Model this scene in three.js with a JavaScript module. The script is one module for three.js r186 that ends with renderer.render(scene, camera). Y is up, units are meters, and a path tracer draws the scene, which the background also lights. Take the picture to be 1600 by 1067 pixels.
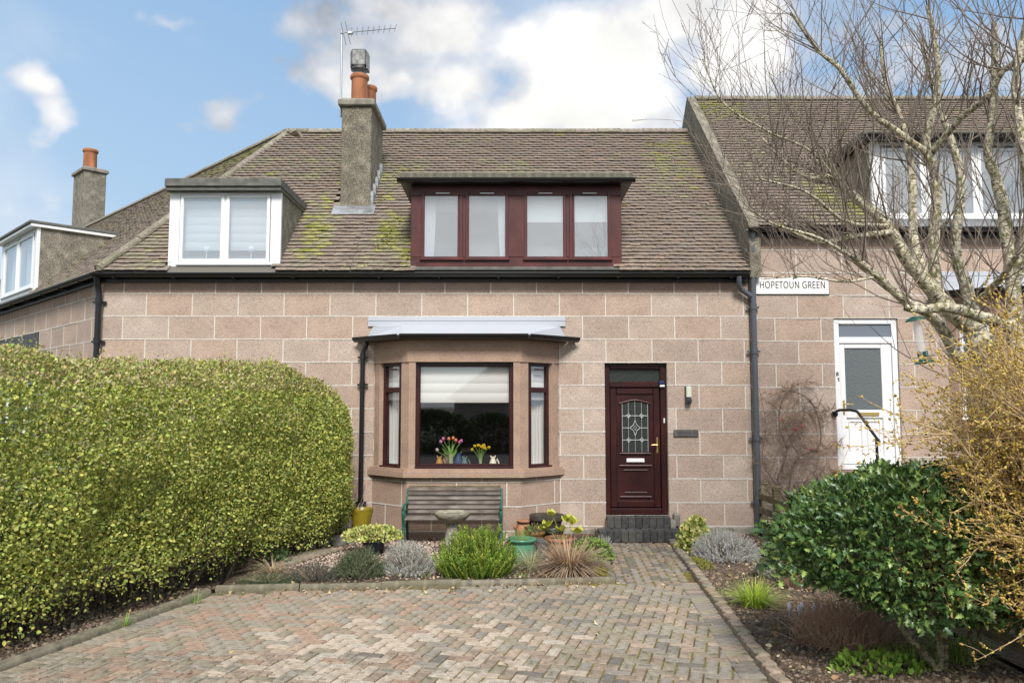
import * as THREE from 'three';
import { mergeGeometries, toCreasedNormals } from 'three/addons/utils/BufferGeometryUtils.js';
import { FontLoader } from 'three/addons/loaders/FontLoader.js';
import { TextGeometry } from 'three/addons/geometries/TextGeometry.js';

// ---------------------------------------------------------------- camera, sky, sun, exposure
const scene = new THREE.Scene();
const camera = new THREE.PerspectiveCamera(46.22, 1024 / 682, 0.1, 400);
camera.position.set(0, 1.9, 12.1);
camera.rotation.x = Math.atan(103 / 1250);
const renderer = new THREE.WebGLRenderer({ antialias: true });
renderer.setSize(1024, 682);
renderer.toneMapping = THREE.LinearToneMapping;
renderer.toneMappingExposure = 1.58;
renderer.shadowMap.enabled = true;
const SUN = new THREE.Vector3(0.1, 0.9, 0.84).normalize();
const sun = new THREE.DirectionalLight(new THREE.Color(1, 0.955, 0.89), 2.95);
sun.position.copy(SUN).multiplyScalar(40);
sun.castShadow = true;
sun.shadow.radius = 34;
sun.shadow.mapSize.set(2048, 2048);
Object.assign(sun.shadow.camera, { left: -20, right: 20, top: 20, bottom: -20, near: 1, far: 90 });
scene.add(sun, sun.target);

function mulberry(a) {
  return () => { a |= 0; a = (a + 0x6D2B79F5) | 0; let t = Math.imul(a ^ (a >>> 15), 1 | a); t = (t + Math.imul(t ^ (t >>> 7), 61 | t)) ^ t; return ((t ^ (t >>> 14)) >>> 0) / 4294967296; };
}
let rnd = mulberry(11);
const R = (a = 1, b) => b === undefined ? rnd() * a : a + (b - a) * rnd();
const pick = a => a[Math.floor(rnd() * a.length)];
const clamp = (v, a = 0, b = 1) => Math.min(b, Math.max(a, v));
const smooth = (a, b, v) => { const t = clamp((v - a) / (b - a)); return t * t * (3 - 2 * t); };
const mix = (a, b, t) => a + (b - a) * t;
const RAD = Math.PI / 180;
function hash2(x, y, s) { let h = Math.imul(x, 374761393) ^ Math.imul(y, 668265263) ^ Math.imul(s, 974634721); h = Math.imul(h ^ (h >>> 13), 1274126177); return ((h ^ (h >>> 16)) >>> 0) / 4294967296; }
function vnoise(x, y, p, s) {                                   // value noise with period p
  const xi = Math.floor(x), yi = Math.floor(y), fx = x - xi, fy = y - yi, u = fx * fx * (3 - 2 * fx), v = fy * fy * (3 - 2 * fy);
  const m = q => p ? ((q % p) + p) % p : q;
  const a = hash2(m(xi), m(yi), s), b = hash2(m(xi + 1), m(yi), s), c = hash2(m(xi), m(yi + 1), s), d = hash2(m(xi + 1), m(yi + 1), s);
  return a + (b - a) * u + (c - a) * v + (a - b - c + d) * u * v;
}
function fbm(x, y, p, s, o) { let t = 0, a = 0.5, n = 0; for (let i = 0; i < o; i++) { t += a * vnoise(x, y, p, s + i); n += a; a *= 0.5; x *= 2; y *= 2; p *= 2; } return t / n; }

// the sky: blue air with cumulus, an equirectangular map
{
  const w = 4096, h = 2048, data = new Float32Array(w * h * 4);
  const clouds = [   // azimuth and height in degrees, half sizes in degrees, strength, grey share
    [...[5.43, 23.95], 4.2, 3.2, 1.35, 0], [...[4.71, 21.7], 5.2, 2.6, 1.3, .05], [...[-3.3, 22.48], 3.2, 1.5, .95, .15], [...[8.71, 24.6], 3, 3, 1.15, .1], [...[-4.18, 26.67], 2.8, 2.2, 1.0, .35], [...[-7.56, 26.06], 3.4, 2.4, .6, .7], [...[-13.98, 25.58], 4, 2.2, .5, .9],
    [...[11.96, 26.54], 3.0, 1.8, .9, .5], [...[16.59, 23.94], 3.4, 3.2, 1.25, .05], [...[6.32, 19.75], 4.4, 2, 1.1, .1], [...[-23.82, 24.44], 2.2, .8, .78, .1], [...[-31.33, 19.65], 1.4, .7, .76, .1], [...[-30.47, 17.86], 1.1, 1.4, .58, .1],
    [...[-19.69, 20], 2.0, 1.6, .34, .9], [...[-10.96, 22.02], 2.4, 1.8, .72, .25], [...[-8.21, 22.52], 1, .7, .6, .2], [...[9.56, 20.03], 1.3, 1.0, .7, .3], [...[23.72, 23.93], 6, 4, .5, .6], [...[30.03, 20.56], 7, 3, .55, .5]];
  for (let j = 0; j < h; j++) {
    const el = ((j + 0.5) / h - 0.5) * 180;
    for (let i = 0; i < w; i++) {
      const k = (j * w + i) * 4;
      if (el < -4) { data[k] = 0.2; data[k + 1] = 0.19; data[k + 2] = 0.17; data[k + 3] = 1; continue; }
      const lon = ((i + 0.5) / w - 0.5) * 360;                    // atan2(z, x)
      let az = lon + 90; if (az > 180) az -= 360;                 // 0 straight ahead (-z), positive to the right
      const e = clamp(el / 36), side = 0.5 + 0.5 * Math.sin((az + 62) * RAD) ;
      let r = mix(0.54, 0.22, Math.pow(e, 0.6)), g = mix(0.74, 0.41, Math.pow(e, 0.6)), b = mix(0.9, 0.70, Math.pow(e, 0.7));
      const lift = (1 - side) * 0.5 * (1 - e * 0.55); r += lift * 0.8; g += lift * 0.7; b += lift * 0.4;
      // drifting cumulus everywhere, with the ones in view where they stand
      const cx = az * Math.max(0.25, Math.cos(el * RAD)), n1 = fbm(az / 4.5 + 80, el / 3.2 + 20, 80, 3, 6);
      const warp = (fbm(az / 3 + 60, el / 2.6 + 30, 120, 21, 4) - 0.5) * 2.2;
      const inView = smooth(46, 34, Math.abs(az)) * smooth(44, 34, el);
      let dn = (fbm(az / 22.5 + 8, el / 15 + 4, 16, 50, 3) - 0.42) * 3.2 * (1 - inView), grey = 0.4 * (1 - inView), ws = 0.4;
      if (inView > 0) {
        let m = 0, gs = 0, gw = 1e-3;
        for (const c of clouds) {
          const dx = (az + warp - c[0]) / c[2], dy = (el + warp * 0.6 - c[1]) / c[3], q = dx * dx + dy * dy;
          if (q < 5) { const s = c[4] * Math.exp(-q * 0.75); m = Math.max(m, s) * 0.8 + (m + s) * 0.2; gs += s * c[5]; gw += s; }
        }
        dn += m * inView; grey += gs / gw * inView;
      }
      const d = dn * 1.1 + (n1 - 0.5) * 1.6, cov = smooth(0.22, 0.58, d), thick = smooth(0.45, 1.0, d), bil = fbm(az / 2.25 + 160, el / 1.8 + 40, 160, 91, 5);
      const veil = 0.34 * smooth(0.42, 0.75, fbm(az / 11.25 + 16, el / 9 + 9, 32, 77, 5));
      const sh = 0.9 - grey * 0.42 * (1 - thick * 0.3) + 0.2 * (n1 - 0.5) + 0.5 * (bil - 0.52) * (0.35 + grey) + 0.14 * thick * (1 - grey);
      const a = Math.min(1, cov * (0.7 + 0.3 * thick) + veil * (1 - cov));
      data[k] = mix(r, sh * 0.99, a); data[k + 1] = mix(g, sh * 0.985, a); data[k + 2] = mix(b, sh * mix(1.01, 0.955, thick * (1 - grey)), a); data[k + 3] = 1;
      for (let c = 0; c < 3; c++) data[k + c] *= 0.66;
    }
  }
  const t = new THREE.DataTexture(data, w, h, THREE.RGBAFormat, THREE.FloatType);
  t.mapping = THREE.EquirectangularReflectionMapping; t.magFilter = t.minFilter = THREE.LinearFilter; t.needsUpdate = true;
  scene.background = t; scene.environment = t;
}

// ---------------------------------------------------------------- helpers: textures and materials
function tex(size, fn, srgb = true) {
  const d = new Uint8Array(size * size * 4);
  for (let j = 0; j < size; j++) for (let i = 0; i < size; i++) {
    const c = fn(i / size, j / size, i, j), k = (j * size + i) * 4;
    d[k] = clamp(c[0]) * 255; d[k + 1] = clamp(c[1]) * 255; d[k + 2] = clamp(c[2]) * 255; d[k + 3] = 255;
  }
  const t = new THREE.DataTexture(d, size, size); t.wrapS = t.wrapT = THREE.RepeatWrapping; t.magFilter = THREE.LinearFilter; t.minFilter = THREE.LinearMipmapLinearFilter; t.generateMipmaps = true;
  if (srgb) t.colorSpace = THREE.SRGBColorSpace; t.needsUpdate = true; return t;
}
const g3 = v => [v, v, v];
const rep = (t, s, ox = 0, oy = 0) => { const c = t.clone(); c.repeat.set(1 / s, 1 / s); c.offset.set(ox, oy); c.needsUpdate = true; return c; };   // s: metres per tile
const T = {
  granite: tex(512, (u, v, i, j) => {
    const s = vnoise(u * 256, v * 256, 256, 1), s2 = vnoise(u * 128, v * 128, 128, 2), b = fbm(u * 6, v * 6, 6, 3, 4), x = hash2(i, j, 9);
    let q = 0.84 + (s - 0.5) * 0.2 + (s2 - 0.5) * 0.16 + (b - 0.5) * 0.14; let w = 0, k = 0;
    if (s > 0.8) w = (s - 0.8) * 1.0; if (s2 < 0.2) k = (0.2 - s2) * 1.0; q = 0.84 + (q - 0.84) * 0.8 + (x - 0.5) * 0.06; w *= 0.7; k *= 0.7;
    return [q + w - k * 0.85, q * 0.985 + w - k * 0.95, q * 0.965 + w - k];
  }),
  rough: tex(512, (u, v, i, j) => { const s = vnoise(u * 170, v * 170, 170, 11), s2 = vnoise(u * 85, v * 85, 85, 12), b = fbm(u * 5, v * 5, 5, 13, 4); const q = 0.66 + (s - 0.5) * 0.6 + (s2 - 0.5) * 0.3 + (b - 0.5) * 0.35; return [q, q * 0.98, q * 0.93]; }),
  blotch: tex(512, (u, v, i, j) => { const b = fbm(u * 5, v * 5, 5, 23, 6), s = vnoise(u * 200, v * 200, 200, 24), x = hash2(i, j, 5); const q = 0.8 + (b - 0.5) * 0.5 + (s - 0.5) * 0.14 + (x - 0.5) * 0.06; return [q, q * 0.99, q * 0.97]; }),
  paver: tex(512, (u, v, i, j) => { const b = fbm(u * 9, v * 9, 9, 33, 4), s = vnoise(u * 220, v * 220, 220, 34), p = smooth(0.62, 0.72, fbm(u * 14, v * 14, 14, 37, 4)); const q = 0.82 + (b - 0.5) * 0.4 + (s - 0.5) * 0.22 - p * 0.16; return [q, q * (1 - p * 0.01), q * (0.985 - p * 0.06)]; }),
  tile: tex(512, (u, v, i, j) => {
    const b = fbm(u * 10, v * 10, 10, 43, 4), s = vnoise(u * 160, v * 160, 160, 44), lich = smooth(0.66, 0.72, fbm(u * 40, v * 40, 40, 47, 3)), dk = smooth(0.6, 0.75, fbm(u * 22, v * 22, 22, 49, 3));
    const q = 0.8 + (b - 0.5) * 0.34 + (s - 0.5) * 0.12 - dk * 0.16; return [q + lich * 0.07, q + lich * 0.08, q * 0.98 + lich * 0.06];
  }),
  wood: tex(512, (u, v, i, j) => { const g = fbm(u * 3, v * 60, 3, 53, 4), l = vnoise(u * 8, v * 190, 190, 54), k = fbm(u * 5, v * 5, 5, 55, 3); const q = 0.75 + (g - 0.5) * 0.5 + (l - 0.5) * 0.22 + (k - 0.5) * 0.3; return [q, q * 0.985, q * 0.96]; }),
  soil: tex(1024, (u, v, i, j) => {
    const b = fbm(u * 12, v * 12, 12, 63, 6), s = vnoise(u * 300, v * 300, 300, 64), f = vnoise(u * 140, v * 140, 140, 65), l = smooth(0.78, 0.85, vnoise(u * 90, v * 90, 90, 66));
    const q = 0.55 + (b - 0.5) * 0.7 + (s - 0.5) * 0.35 + (f - 0.5) * 0.25; return [q + l * 0.3, q * 0.93 + l * 0.25, q * 0.85 + l * 0.15];
  }),
  joint: tex(512, (u, v, i, j) => { const b = smooth(0.36, 0.6, fbm(u * 6, v * 6, 6, 73, 5)), s = vnoise(u * 160, v * 160, 160, 74); return [mix(0.44, 0.56, b) + (s - 0.5) * 0.25, mix(0.39, 0.54, b) + (s - 0.5) * 0.25, mix(0.3, 0.16, b) + (s - 0.5) * 0.1]; }),
  bark: tex(512, (u, v, i, j) => {
    const b = fbm(u * 8, v * 8, 8, 83, 5), band = smooth(0.62, 0.7, fbm(u * 4, v * 28, 28, 84, 3)), moss0 = smooth(0.62, 0.7, fbm(u * 7, v * 7, 7, 85, 4)), s = vnoise(u * 120, v * 120, 120, 86);
    const q = 0.8 + (b - 0.5) * 0.6 + (s - 0.5) * 0.2 - band * 0.36; const moss = moss0 * 0.65; return [mix(q, 0.4, moss), mix(q * 0.97, 0.4, moss), mix(q * 0.89, 0.2, moss)];
  }),
  moss: tex(256, (u, v) => { const b = fbm(u * 12, v * 12, 12, 93, 5); return [0.6 + b * 0.4, 0.65 + b * 0.35, 0.35 + b * 0.3]; }),
  bumpFine: tex(512, (u, v, i, j) => g3(0.5 + (vnoise(u * 200, v * 200, 200, 101) - 0.5) * 0.7 + (vnoise(u * 90, v * 90, 90, 102) - 0.5) * 0.4), false),
  bumpBig: tex(512, (u, v) => g3(fbm(u * 14, v * 14, 14, 111, 6)), false),
  ripple: tex(256, (u, v) => g3(fbm(u * 16, v * 16, 16, 121, 3)), false),
};
const lin = (r, g, b) => new THREE.Color().setRGB(r, g, b);
function M(color, rough = 0.85, o = {}) { const m = new (o.transmission || o.clearcoat || o.specularIntensity !== undefined || o.sheen ? THREE.MeshPhysicalMaterial : THREE.MeshStandardMaterial)({ color: Array.isArray(color) ? lin(...color) : color, roughness: rough, ...o }); return m; }
const texd = (color, t, s, rough, bump, bs, o = {}) => M(color, rough, { map: rep(t, s, R(), R()), ...(bump ? { bumpMap: rep(bump, o.bsize || s), bumpScale: bs } : {}), ...(delete o.bsize, o) });

// ---------------------------------------------------------------- helpers: geometry and objects
function autoUV(g) {                                            // uv in metres, across the face's main direction
  const p = g.attributes.position, n = g.attributes.normal, uv = new Float32Array(p.count * 2);
  for (let i = 0; i < p.count; i++) {
    const x = Math.abs(n.getX(i)), y = Math.abs(n.getY(i)), z = Math.abs(n.getZ(i));
    if (y >= x && y >= z) { uv[i * 2] = p.getX(i); uv[i * 2 + 1] = p.getZ(i); } else if (x > z) { uv[i * 2] = p.getZ(i); uv[i * 2 + 1] = p.getY(i); } else { uv[i * 2] = p.getX(i); uv[i * 2 + 1] = p.getY(i); }
  }
  g.setAttribute('uv', new THREE.BufferAttribute(uv, 2)); return g;
}
const boxCache = new Map();
function box(w, h, d, x = 0, y = 0, z = 0, b = 0) {              // centred box; b: chamfer on the edges
  let g;
  if (!b) g = new THREE.BoxGeometry(w, h, d);
  else {
    const key = [w, h, d, b].map(v => v.toFixed(4)).join();
    if (!boxCache.has(key)) boxCache.set(key, chamfer(w, h, d, b));
    g = boxCache.get(key).clone();
  }
  autoUV(g); return g.translate(x, y, z);
}
const span = (x0, x1, y0, y1, z0, z1, b = 0) => box(x1 - x0, y1 - y0, z1 - z0, (x0 + x1) / 2, (y0 + y1) / 2, (z0 + z1) / 2, b);
function chamfer(w, h, d, b) {                                   // a box with all edges bevelled: 44 triangles
  const X = w / 2, Y = h / 2, Z = d / 2, pos = [], v = (a, b2, c) => [a, b2, c];
  const tri = (a, b2, c) => pos.push(...a, ...b2, ...c);
  const quad = (a, b2, c, e) => { const n = [0, 1, 2].map(k => (a[k] + b2[k] + c[k] + e[k])); const u = [b2[0] - a[0], b2[1] - a[1], b2[2] - a[2]], w2 = [c[0] - a[0], c[1] - a[1], c[2] - a[2]]; const cr = [u[1] * w2[2] - u[2] * w2[1], u[2] * w2[0] - u[0] * w2[2], u[0] * w2[1] - u[1] * w2[0]]; if (cr[0] * n[0] + cr[1] * n[1] + cr[2] * n[2] >= 0) { tri(a, b2, c); tri(a, c, e); } else { tri(a, c, b2); tri(a, e, c); } };
  for (const s of [-1, 1]) {
    quad(v(s * X, -Y + b, -Z + b), v(s * X, Y - b, -Z + b), v(s * X, Y - b, Z - b), v(s * X, -Y + b, Z - b));
    quad(v(-X + b, s * Y, -Z + b), v(X - b, s * Y, -Z + b), v(X - b, s * Y, Z - b), v(-X + b, s * Y, Z - b));
    quad(v(-X + b, -Y + b, s * Z), v(X - b, -Y + b, s * Z), v(X - b, Y - b, s * Z), v(-X + b, Y - b, s * Z));
    for (const q of [-1, 1]) {
      quad(v(s * X, q * (Y - b), -Z + b), v(s * (X - b), q * Y, -Z + b), v(s * (X - b), q * Y, Z - b), v(s * X, q * (Y - b), Z - b));
      quad(v(s * X, -Y + b, q * (Z - b)), v(s * (X - b), -Y + b, q * Z), v(s * (X - b), Y - b, q * Z), v(s * X, Y - b, q * (Z - b)));
      quad(v(-X + b, s * Y, q * (Z - b)), v(-X + b, s * (Y - b), q * Z), v(X - b, s * (Y - b), q * Z), v(X - b, s * Y, q * (Z - b)));
      for (const t of [-1, 1]) { const a = v(s * X, q * (Y - b), t * (Z - b)), c = v(s * (X - b), q * Y, t * (Z - b)), e = v(s * (X - b), q * (Y - b), t * Z); if (s * q * t > 0) tri(a, c, e); else tri(a, e, c); }
    }
  }
  const g = new THREE.BufferGeometry(); g.setAttribute('position', new THREE.Float32BufferAttribute(pos, 3)); g.computeVertexNormals(); return g;
}
function merge(list) { return mergeGeometries(list.map(g => { const q = g.index ? g.toNonIndexed() : g; for (const k of Object.keys(q.attributes)) if (!['position', 'normal', 'uv'].includes(k)) q.deleteAttribute(k); return q; })); }
function prism(pts, y0, y1) {                                    // plan polygon [[x, z], ...] between two heights
  const s = new THREE.Shape(pts.map(([x, z]) => new THREE.Vector2(x, -z)));
  const g = new THREE.ExtrudeGeometry(s, { depth: y1 - y0, bevelEnabled: false }); g.rotateX(-Math.PI / 2); g.translate(0, y0, 0); return autoUV(g);
}
function poly(pts, thick, axis = 'z') {                          // [[x, y], ...] pulled along z
  const s = pts.isShape ? pts : new THREE.Shape(pts.map(p => new THREE.Vector2(...p)));
  const g = new THREE.ExtrudeGeometry(s, { depth: thick, bevelEnabled: false, curveSegments: 10 }); if (axis === 'x') g.rotateY(Math.PI / 2); return autoUV(g);
}
function cyl(a, b, r0, r1 = r0, n = 12, open = false) {
  const A = new THREE.Vector3(...a), B = new THREE.Vector3(...b), d = B.clone().sub(A), g = new THREE.CylinderGeometry(r1, r0, d.length(), n, 1, open);
  g.applyQuaternion(new THREE.Quaternion().setFromUnitVectors(new THREE.Vector3(0, 1, 0), d.clone().normalize())); const m = A.add(B).multiplyScalar(0.5); return g.translate(m.x, m.y, m.z);
}
const lathe = (pts, n = 28) => new THREE.LatheGeometry(pts.map(p => new THREE.Vector2(...p)), n);
class Tubes {                                                    // many tapered bent tubes in one geometry
  constructor() { this.p = []; this.n = []; this.u = []; this.i = []; }
  add(pts, r0, r1, nr = 5, pow = 1) {
    const P = pts.map(p => p.isVector3 ? p : new THREE.Vector3(...p)), base = this.p.length / 3, t = new THREE.Vector3(), a = new THREE.Vector3(), b = new THREE.Vector3(); let up = null, len = 0;
    P.forEach((q, k) => {
      t.subVectors(P[Math.min(k + 1, P.length - 1)], P[Math.max(k - 1, 0)]).normalize();
      if (!up) up = Math.abs(t.y) < 0.9 ? new THREE.Vector3(0, 1, 0) : new THREE.Vector3(1, 0, 0);
      a.crossVectors(t, up).normalize(); b.crossVectors(a, t).normalize(); up.copy(b);
      const r = mix(r0, r1, Math.pow(k / (P.length - 1), pow)); if (k) len += q.distanceTo(P[k - 1]);
      for (let j = 0; j <= nr; j++) { const f = j / nr * Math.PI * 2, c = Math.cos(f), s = Math.sin(f), nx = a.x * c + b.x * s, ny = a.y * c + b.y * s, nz = a.z * c + b.z * s; this.p.push(q.x + nx * r, q.y + ny * r, q.z + nz * r); this.n.push(nx, ny, nz); this.u.push(j / nr * Math.PI * 2 * Math.max(r0, 0.02), len); }
    });
    for (let k = 0; k < P.length - 1; k++) for (let j = 0; j < nr; j++) { const q = base + k * (nr + 1) + j; this.i.push(q, q + nr + 1, q + 1, q + 1, q + nr + 1, q + nr + 2); }
    const cap = (k, s) => { const c = this.p.length / 3, q = P[k]; this.p.push(q.x, q.y, q.z); t.subVectors(P[s > 0 ? k : 1], P[s > 0 ? k - 1 : 0]).normalize().multiplyScalar(s); this.n.push(t.x, t.y, t.z); this.u.push(0, 0); for (let j = 0; j < nr; j++) { const q2 = base + k * (nr + 1) + j; s > 0 ? this.i.push(q2, c, q2 + 1) : this.i.push(q2, q2 + 1, c); } };
    if (r0 > 0.004) { cap(0, -1); cap(P.length - 1, 1); }
    return this;
  }
  build() { const g = new THREE.BufferGeometry(); g.setAttribute('position', new THREE.Float32BufferAttribute(this.p, 3)); g.setAttribute('normal', new THREE.Float32BufferAttribute(this.n, 3)); g.setAttribute('uv', new THREE.Float32BufferAttribute(this.u, 2)); g.setIndex(this.i); return g; }
}
const tube = (pts, r0, r1 = r0, nr = 10) => new Tubes().add(pts, r0, r1, nr).build();
const curve = (pts, n) => new THREE.CatmullRomCurve3(pts.map(p => p.isVector3 ? p : new THREE.Vector3(...p))).getPoints(n);

const taken = {};
function numbered(n) { const k = taken[n] = (taken[n] ?? -1) + 1; return k ? n + '_' + String(k).padStart(3, '0') : n; }
function thing(name, label, category, pos = [0, 0, 0], turn = 0, group) {
  const o = new THREE.Group(); o.name = numbered(name); o.position.set(...pos); o.rotation.y = turn; o.userData = { label, category }; if (group) o.userData.group = group; scene.add(o); return o;
}
function part(name, geo, mat, parent, pos, turn) {
  const m = new THREE.Mesh(geo, mat); m.name = name; m.castShadow = m.receiveShadow = true; if (pos) m.position.set(...pos); if (turn) m.rotation.y = turn; parent.add(m); return m;
}
function single(name, geo, mat, label, category, pos, turn, group) { const m = part(numbered(name), geo, mat, scene, pos, turn); m.userData = { label, category }; if (group) m.userData.group = group; return m; }
function struct(name, geo, mat) { const m = part(name, geo, mat, scene); m.userData = { kind: 'structure' }; return m; }
function copies(name, geo, mat, items, parent, label) {           // items: { m: Matrix4, c: Color }
  const o = new THREE.InstancedMesh(geo, mat, items.length); o.name = name; o.castShadow = o.receiveShadow = true;
  items.forEach((it, i) => { o.setMatrixAt(i, it.m); o.setColorAt(i, it.c || WHITE); }); o.userData.kind = 'stuff'; if (label) Object.assign(o.userData, label); (parent || scene).add(o); return o;
}
const WHITE = new THREE.Color(1, 1, 1), V3 = (x, y, z) => new THREE.Vector3(x, y, z), UPV = V3(0, 1, 0);
function orient(pos, dir, size, roll = R(6.283), sx = 1) {       // y of the geometry along dir
  const q = new THREE.Quaternion().setFromUnitVectors(UPV, dir), r = new THREE.Quaternion().setFromAxisAngle(UPV, roll);
  return new THREE.Matrix4().compose(pos, q.multiply(r), V3(size * sx, size, size * sx));
}
const vary = (c, dv = 0.2, dh = 0.12) => { const k = 1 + R(-dv, dv); return lin(c[0] * k * (1 + R(-dh, dh)), c[1] * k, c[2] * k * (1 + R(-dh, dh))); };
const randDir = (upBias = 0) => { for (;;) { const v = V3(R(-1, 1), R(-1, 1), R(-1, 1)); if (v.lengthSq() < 1 && v.lengthSq() > 0.01) { v.normalize(); v.y += upBias; return v.normalize(); } } };

// ---------------------------------------------------------------- materials
const granite = [[.60, .475, .405], [.635, .515, .445], [.57, .455, .395], [.62, .505, .44], [.60, .465, .39], [.66, .55, .485], [.555, .445, .385], [.62, .48, .40]].map(c => texd(c.map(v => v * 1.11), T.granite, 1.1, .92, T.bumpFine, .006, { bsize: .8 }));
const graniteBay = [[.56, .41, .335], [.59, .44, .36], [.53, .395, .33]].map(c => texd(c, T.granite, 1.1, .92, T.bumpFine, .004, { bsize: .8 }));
const dressed = texd([.57, .405, .32], T.granite, .9, .9, T.bumpFine, .003, { bsize: .6 });
const mortar = texd([.72, .68, .61], T.blotch, .5, .95), pointing = texd([.90, .88, .83], T.granite, 1.3, .95);
const roughcast = texd([.60, .57, .51], T.rough, .75, .95, T.bumpFine, .012, { bsize: .9 }), roughcastDark = texd([.60, .56, .48], T.rough, .7, .95, T.bumpFine, .016, { bsize: .8 });
const concrete = texd([.50, .47, .41], T.blotch, .5, .93, T.bumpFine, .005), concreteMossy = texd([.44, .41, .33], T.blotch, .35, .95, T.bumpFine, .006);
const felt = texd([.22, .225, .215], T.blotch, .6, .9, T.bumpFine, .004), mossyFelt = texd([.34, .33, .26], T.blotch, .3, .95, T.bumpFine, .006);
const lead = texd([.50, .53, .58], T.blotch, .8, .5, T.bumpBig, .006, { metalness: .35 }), bayLead = M([.45, .475, .525], .5, { bumpMap: rep(T.bumpBig, 2.2), bumpScale: .004 });
const black = M([.012, .012, .014], .38), slatePipe = M([.085, .095, .115], .45), darkSoffit = M([.02, .018, .017], .6);
const maroon = texd([.15, .034, .034], T.blotch, 1.4, .42), maroonDoor = texd([.056, .0115, .0125], T.blotch, 1.2, .36), whiteU = M([.82, .83, .84], .3), whitePaint = M([.8, .8, .79], .5);
const chrome = M([.72, .72, .73], .28, { metalness: .9 }), brass = M([.75, .55, .22], .3, { metalness: .85 }), steel = M([.55, .57, .6], .4, { metalness: .8 }), galv = texd([.55, .57, .58], T.blotch, .4, .45, null, 0, { metalness: .75 });
const terracotta = texd([.66, .27, .13], T.blotch, .5, .85), stainless = texd([.36, .37, .38], T.blotch, .3, .38, null, 0, { metalness: .85 });
const glass = M([1, 1, 1], .02, { transmission: 1, thickness: 0, ior: 2.3 }), dormerGlass = M([.86, .93, 1], .02, { transmission: 1, thickness: 0, ior: 2.3, metalness: .34 });
const frosted = M([.55, .6, .62], .32, { transmission: .55, thickness: 0, ior: 1.7, bumpMap: rep(T.ripple, .25), bumpScale: .006 }), darkRippled = M([.035, .04, .036], .16, { bumpMap: rep(T.ripple, .3), bumpScale: .004 });
const cloth = M([.82, .82, .79], .95, { transmission: .25, thickness: 0 }), netCurtain = M([.86, .87, .87], .95, { transmission: .35, thickness: 0 });
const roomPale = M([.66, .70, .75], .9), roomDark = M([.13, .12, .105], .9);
const soilM = texd([.22, .17, .125], T.soil, 1.6, 1, T.bumpBig, .03, { bsize: .7 }), grassM = texd([.1, .13, .045], T.soil, 2, 1, T.bumpBig, .02);

// ---------------------------------------------------------------- ground
struct('ground', autoUV(new THREE.PlaneGeometry(360, 360).rotateX(-Math.PI / 2).translate(0, -.05, 0)), grassM);

// ---------------------------------------------------------------- walls of coursed blocks
function cut(rects, holes) {                                      // rectangles [x0, x1, y0, y1] less the holes
  for (const h of holes) {
    const out = [];
    for (const r of rects) {
      if (r[0] >= h[1] || r[1] <= h[0] || r[2] >= h[3] || r[3] <= h[2]) { out.push(r); continue; }
      if (r[0] < h[0]) out.push([r[0], h[0], r[2], r[3]]);
      if (r[1] > h[1]) out.push([h[1], r[1], r[2], r[3]]);
      const a = Math.max(r[0], h[0]), b = Math.min(r[1], h[1]);
      if (r[2] < h[2]) out.push([a, b, r[2], h[2]]);
      if (r[3] > h[3]) out.push([a, b, h[3], r[3]]);
    }
    rects = out;
  }
  return rects;
}
const blockShapes = new Map();
function blockGeo(w, h, d) { const k = [w, h, d].map(v => Math.round(v * 200)).join(); if (!blockShapes.has(k)) blockShapes.set(k, autoUV(chamfer(w, h, d, .004))); return blockShapes.get(k); }
function courses(wall, x0, x1, y0, y1, base, stagger, holes, mats, place, L = .70, pitch = .3495, skipHoles = holes) {
  const pts = [], first = Math.floor((y0 - base) / pitch);
  for (let k = first; base + k * pitch < y1 - .02; k++) {
    const a = Math.max(y0, base + k * pitch), b = Math.min(y1, base + (k + 1) * pitch); if (b - a < .03) continue;
    const s = stagger + (k & 1) * L / 2; let i0 = Math.floor((x0 - s) / L);
    for (let i = i0; s + i * L < x1; i++) {
      const l = Math.max(x0, s + i * L), r = Math.min(x1, s + (i + 1) * L); if (r - l < .03) continue;
      for (const q of cut([[l, r, a, b]], skipHoles)) {
        const w = q[1] - q[0] - .008, h = q[3] - q[2] - .008; if (w < .03 || h < .02) continue;
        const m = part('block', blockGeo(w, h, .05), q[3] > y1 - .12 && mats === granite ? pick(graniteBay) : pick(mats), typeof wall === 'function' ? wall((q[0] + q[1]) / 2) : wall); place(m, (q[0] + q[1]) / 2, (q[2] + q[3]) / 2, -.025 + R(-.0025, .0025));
      }
      if (l > x0 + .02) for (const q of cut([[l - .008, l + .008, a, b]], skipHoles)) pts.push([...q, .003]);
    }
    for (let xs = x0; xs < x1 - 1e-6;) { const xe = Math.min(x1, xs + R(.35, .8)), j = R(-.002, .002), w = R(.0072, .0092); for (const q of cut([[xs, xe, a - w + j, a + w + j]], skipHoles)) pts.push([...q, R(.0035, .0055)]); xs = xe; }
  }
  return pts;
}
const flat = (m, x, y, z) => m.position.set(x, y, z);
function pointingMesh(wall, pts, mats = pointing) { return part('pointing', merge(pts.filter(q => q[1] - q[0] > .003 && q[3] - q[2] > .003).map(q => span(q[0], q[1], q[2], q[3], -.03, q[4]))), mats, wall); }
function backing(x0, x1, y0, y1, holes, z0 = -.3, z1 = -.02) {
  const s = new THREE.Shape([[x0, y0], [x1, y0], [x1, y1], [x0, y1]].map(p => new THREE.Vector2(...p)));
  for (const h of holes) s.holes.push(new THREE.Path([[h[0], h[2]], [h[0], h[3]], [h[1], h[3]], [h[1], h[2]]].map(p => new THREE.Vector2(...p))));
  return autoUV(new THREE.ExtrudeGeometry(s, { depth: z1 - z0, bevelEnabled: false }).translate(0, 0, z0));
}

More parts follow.
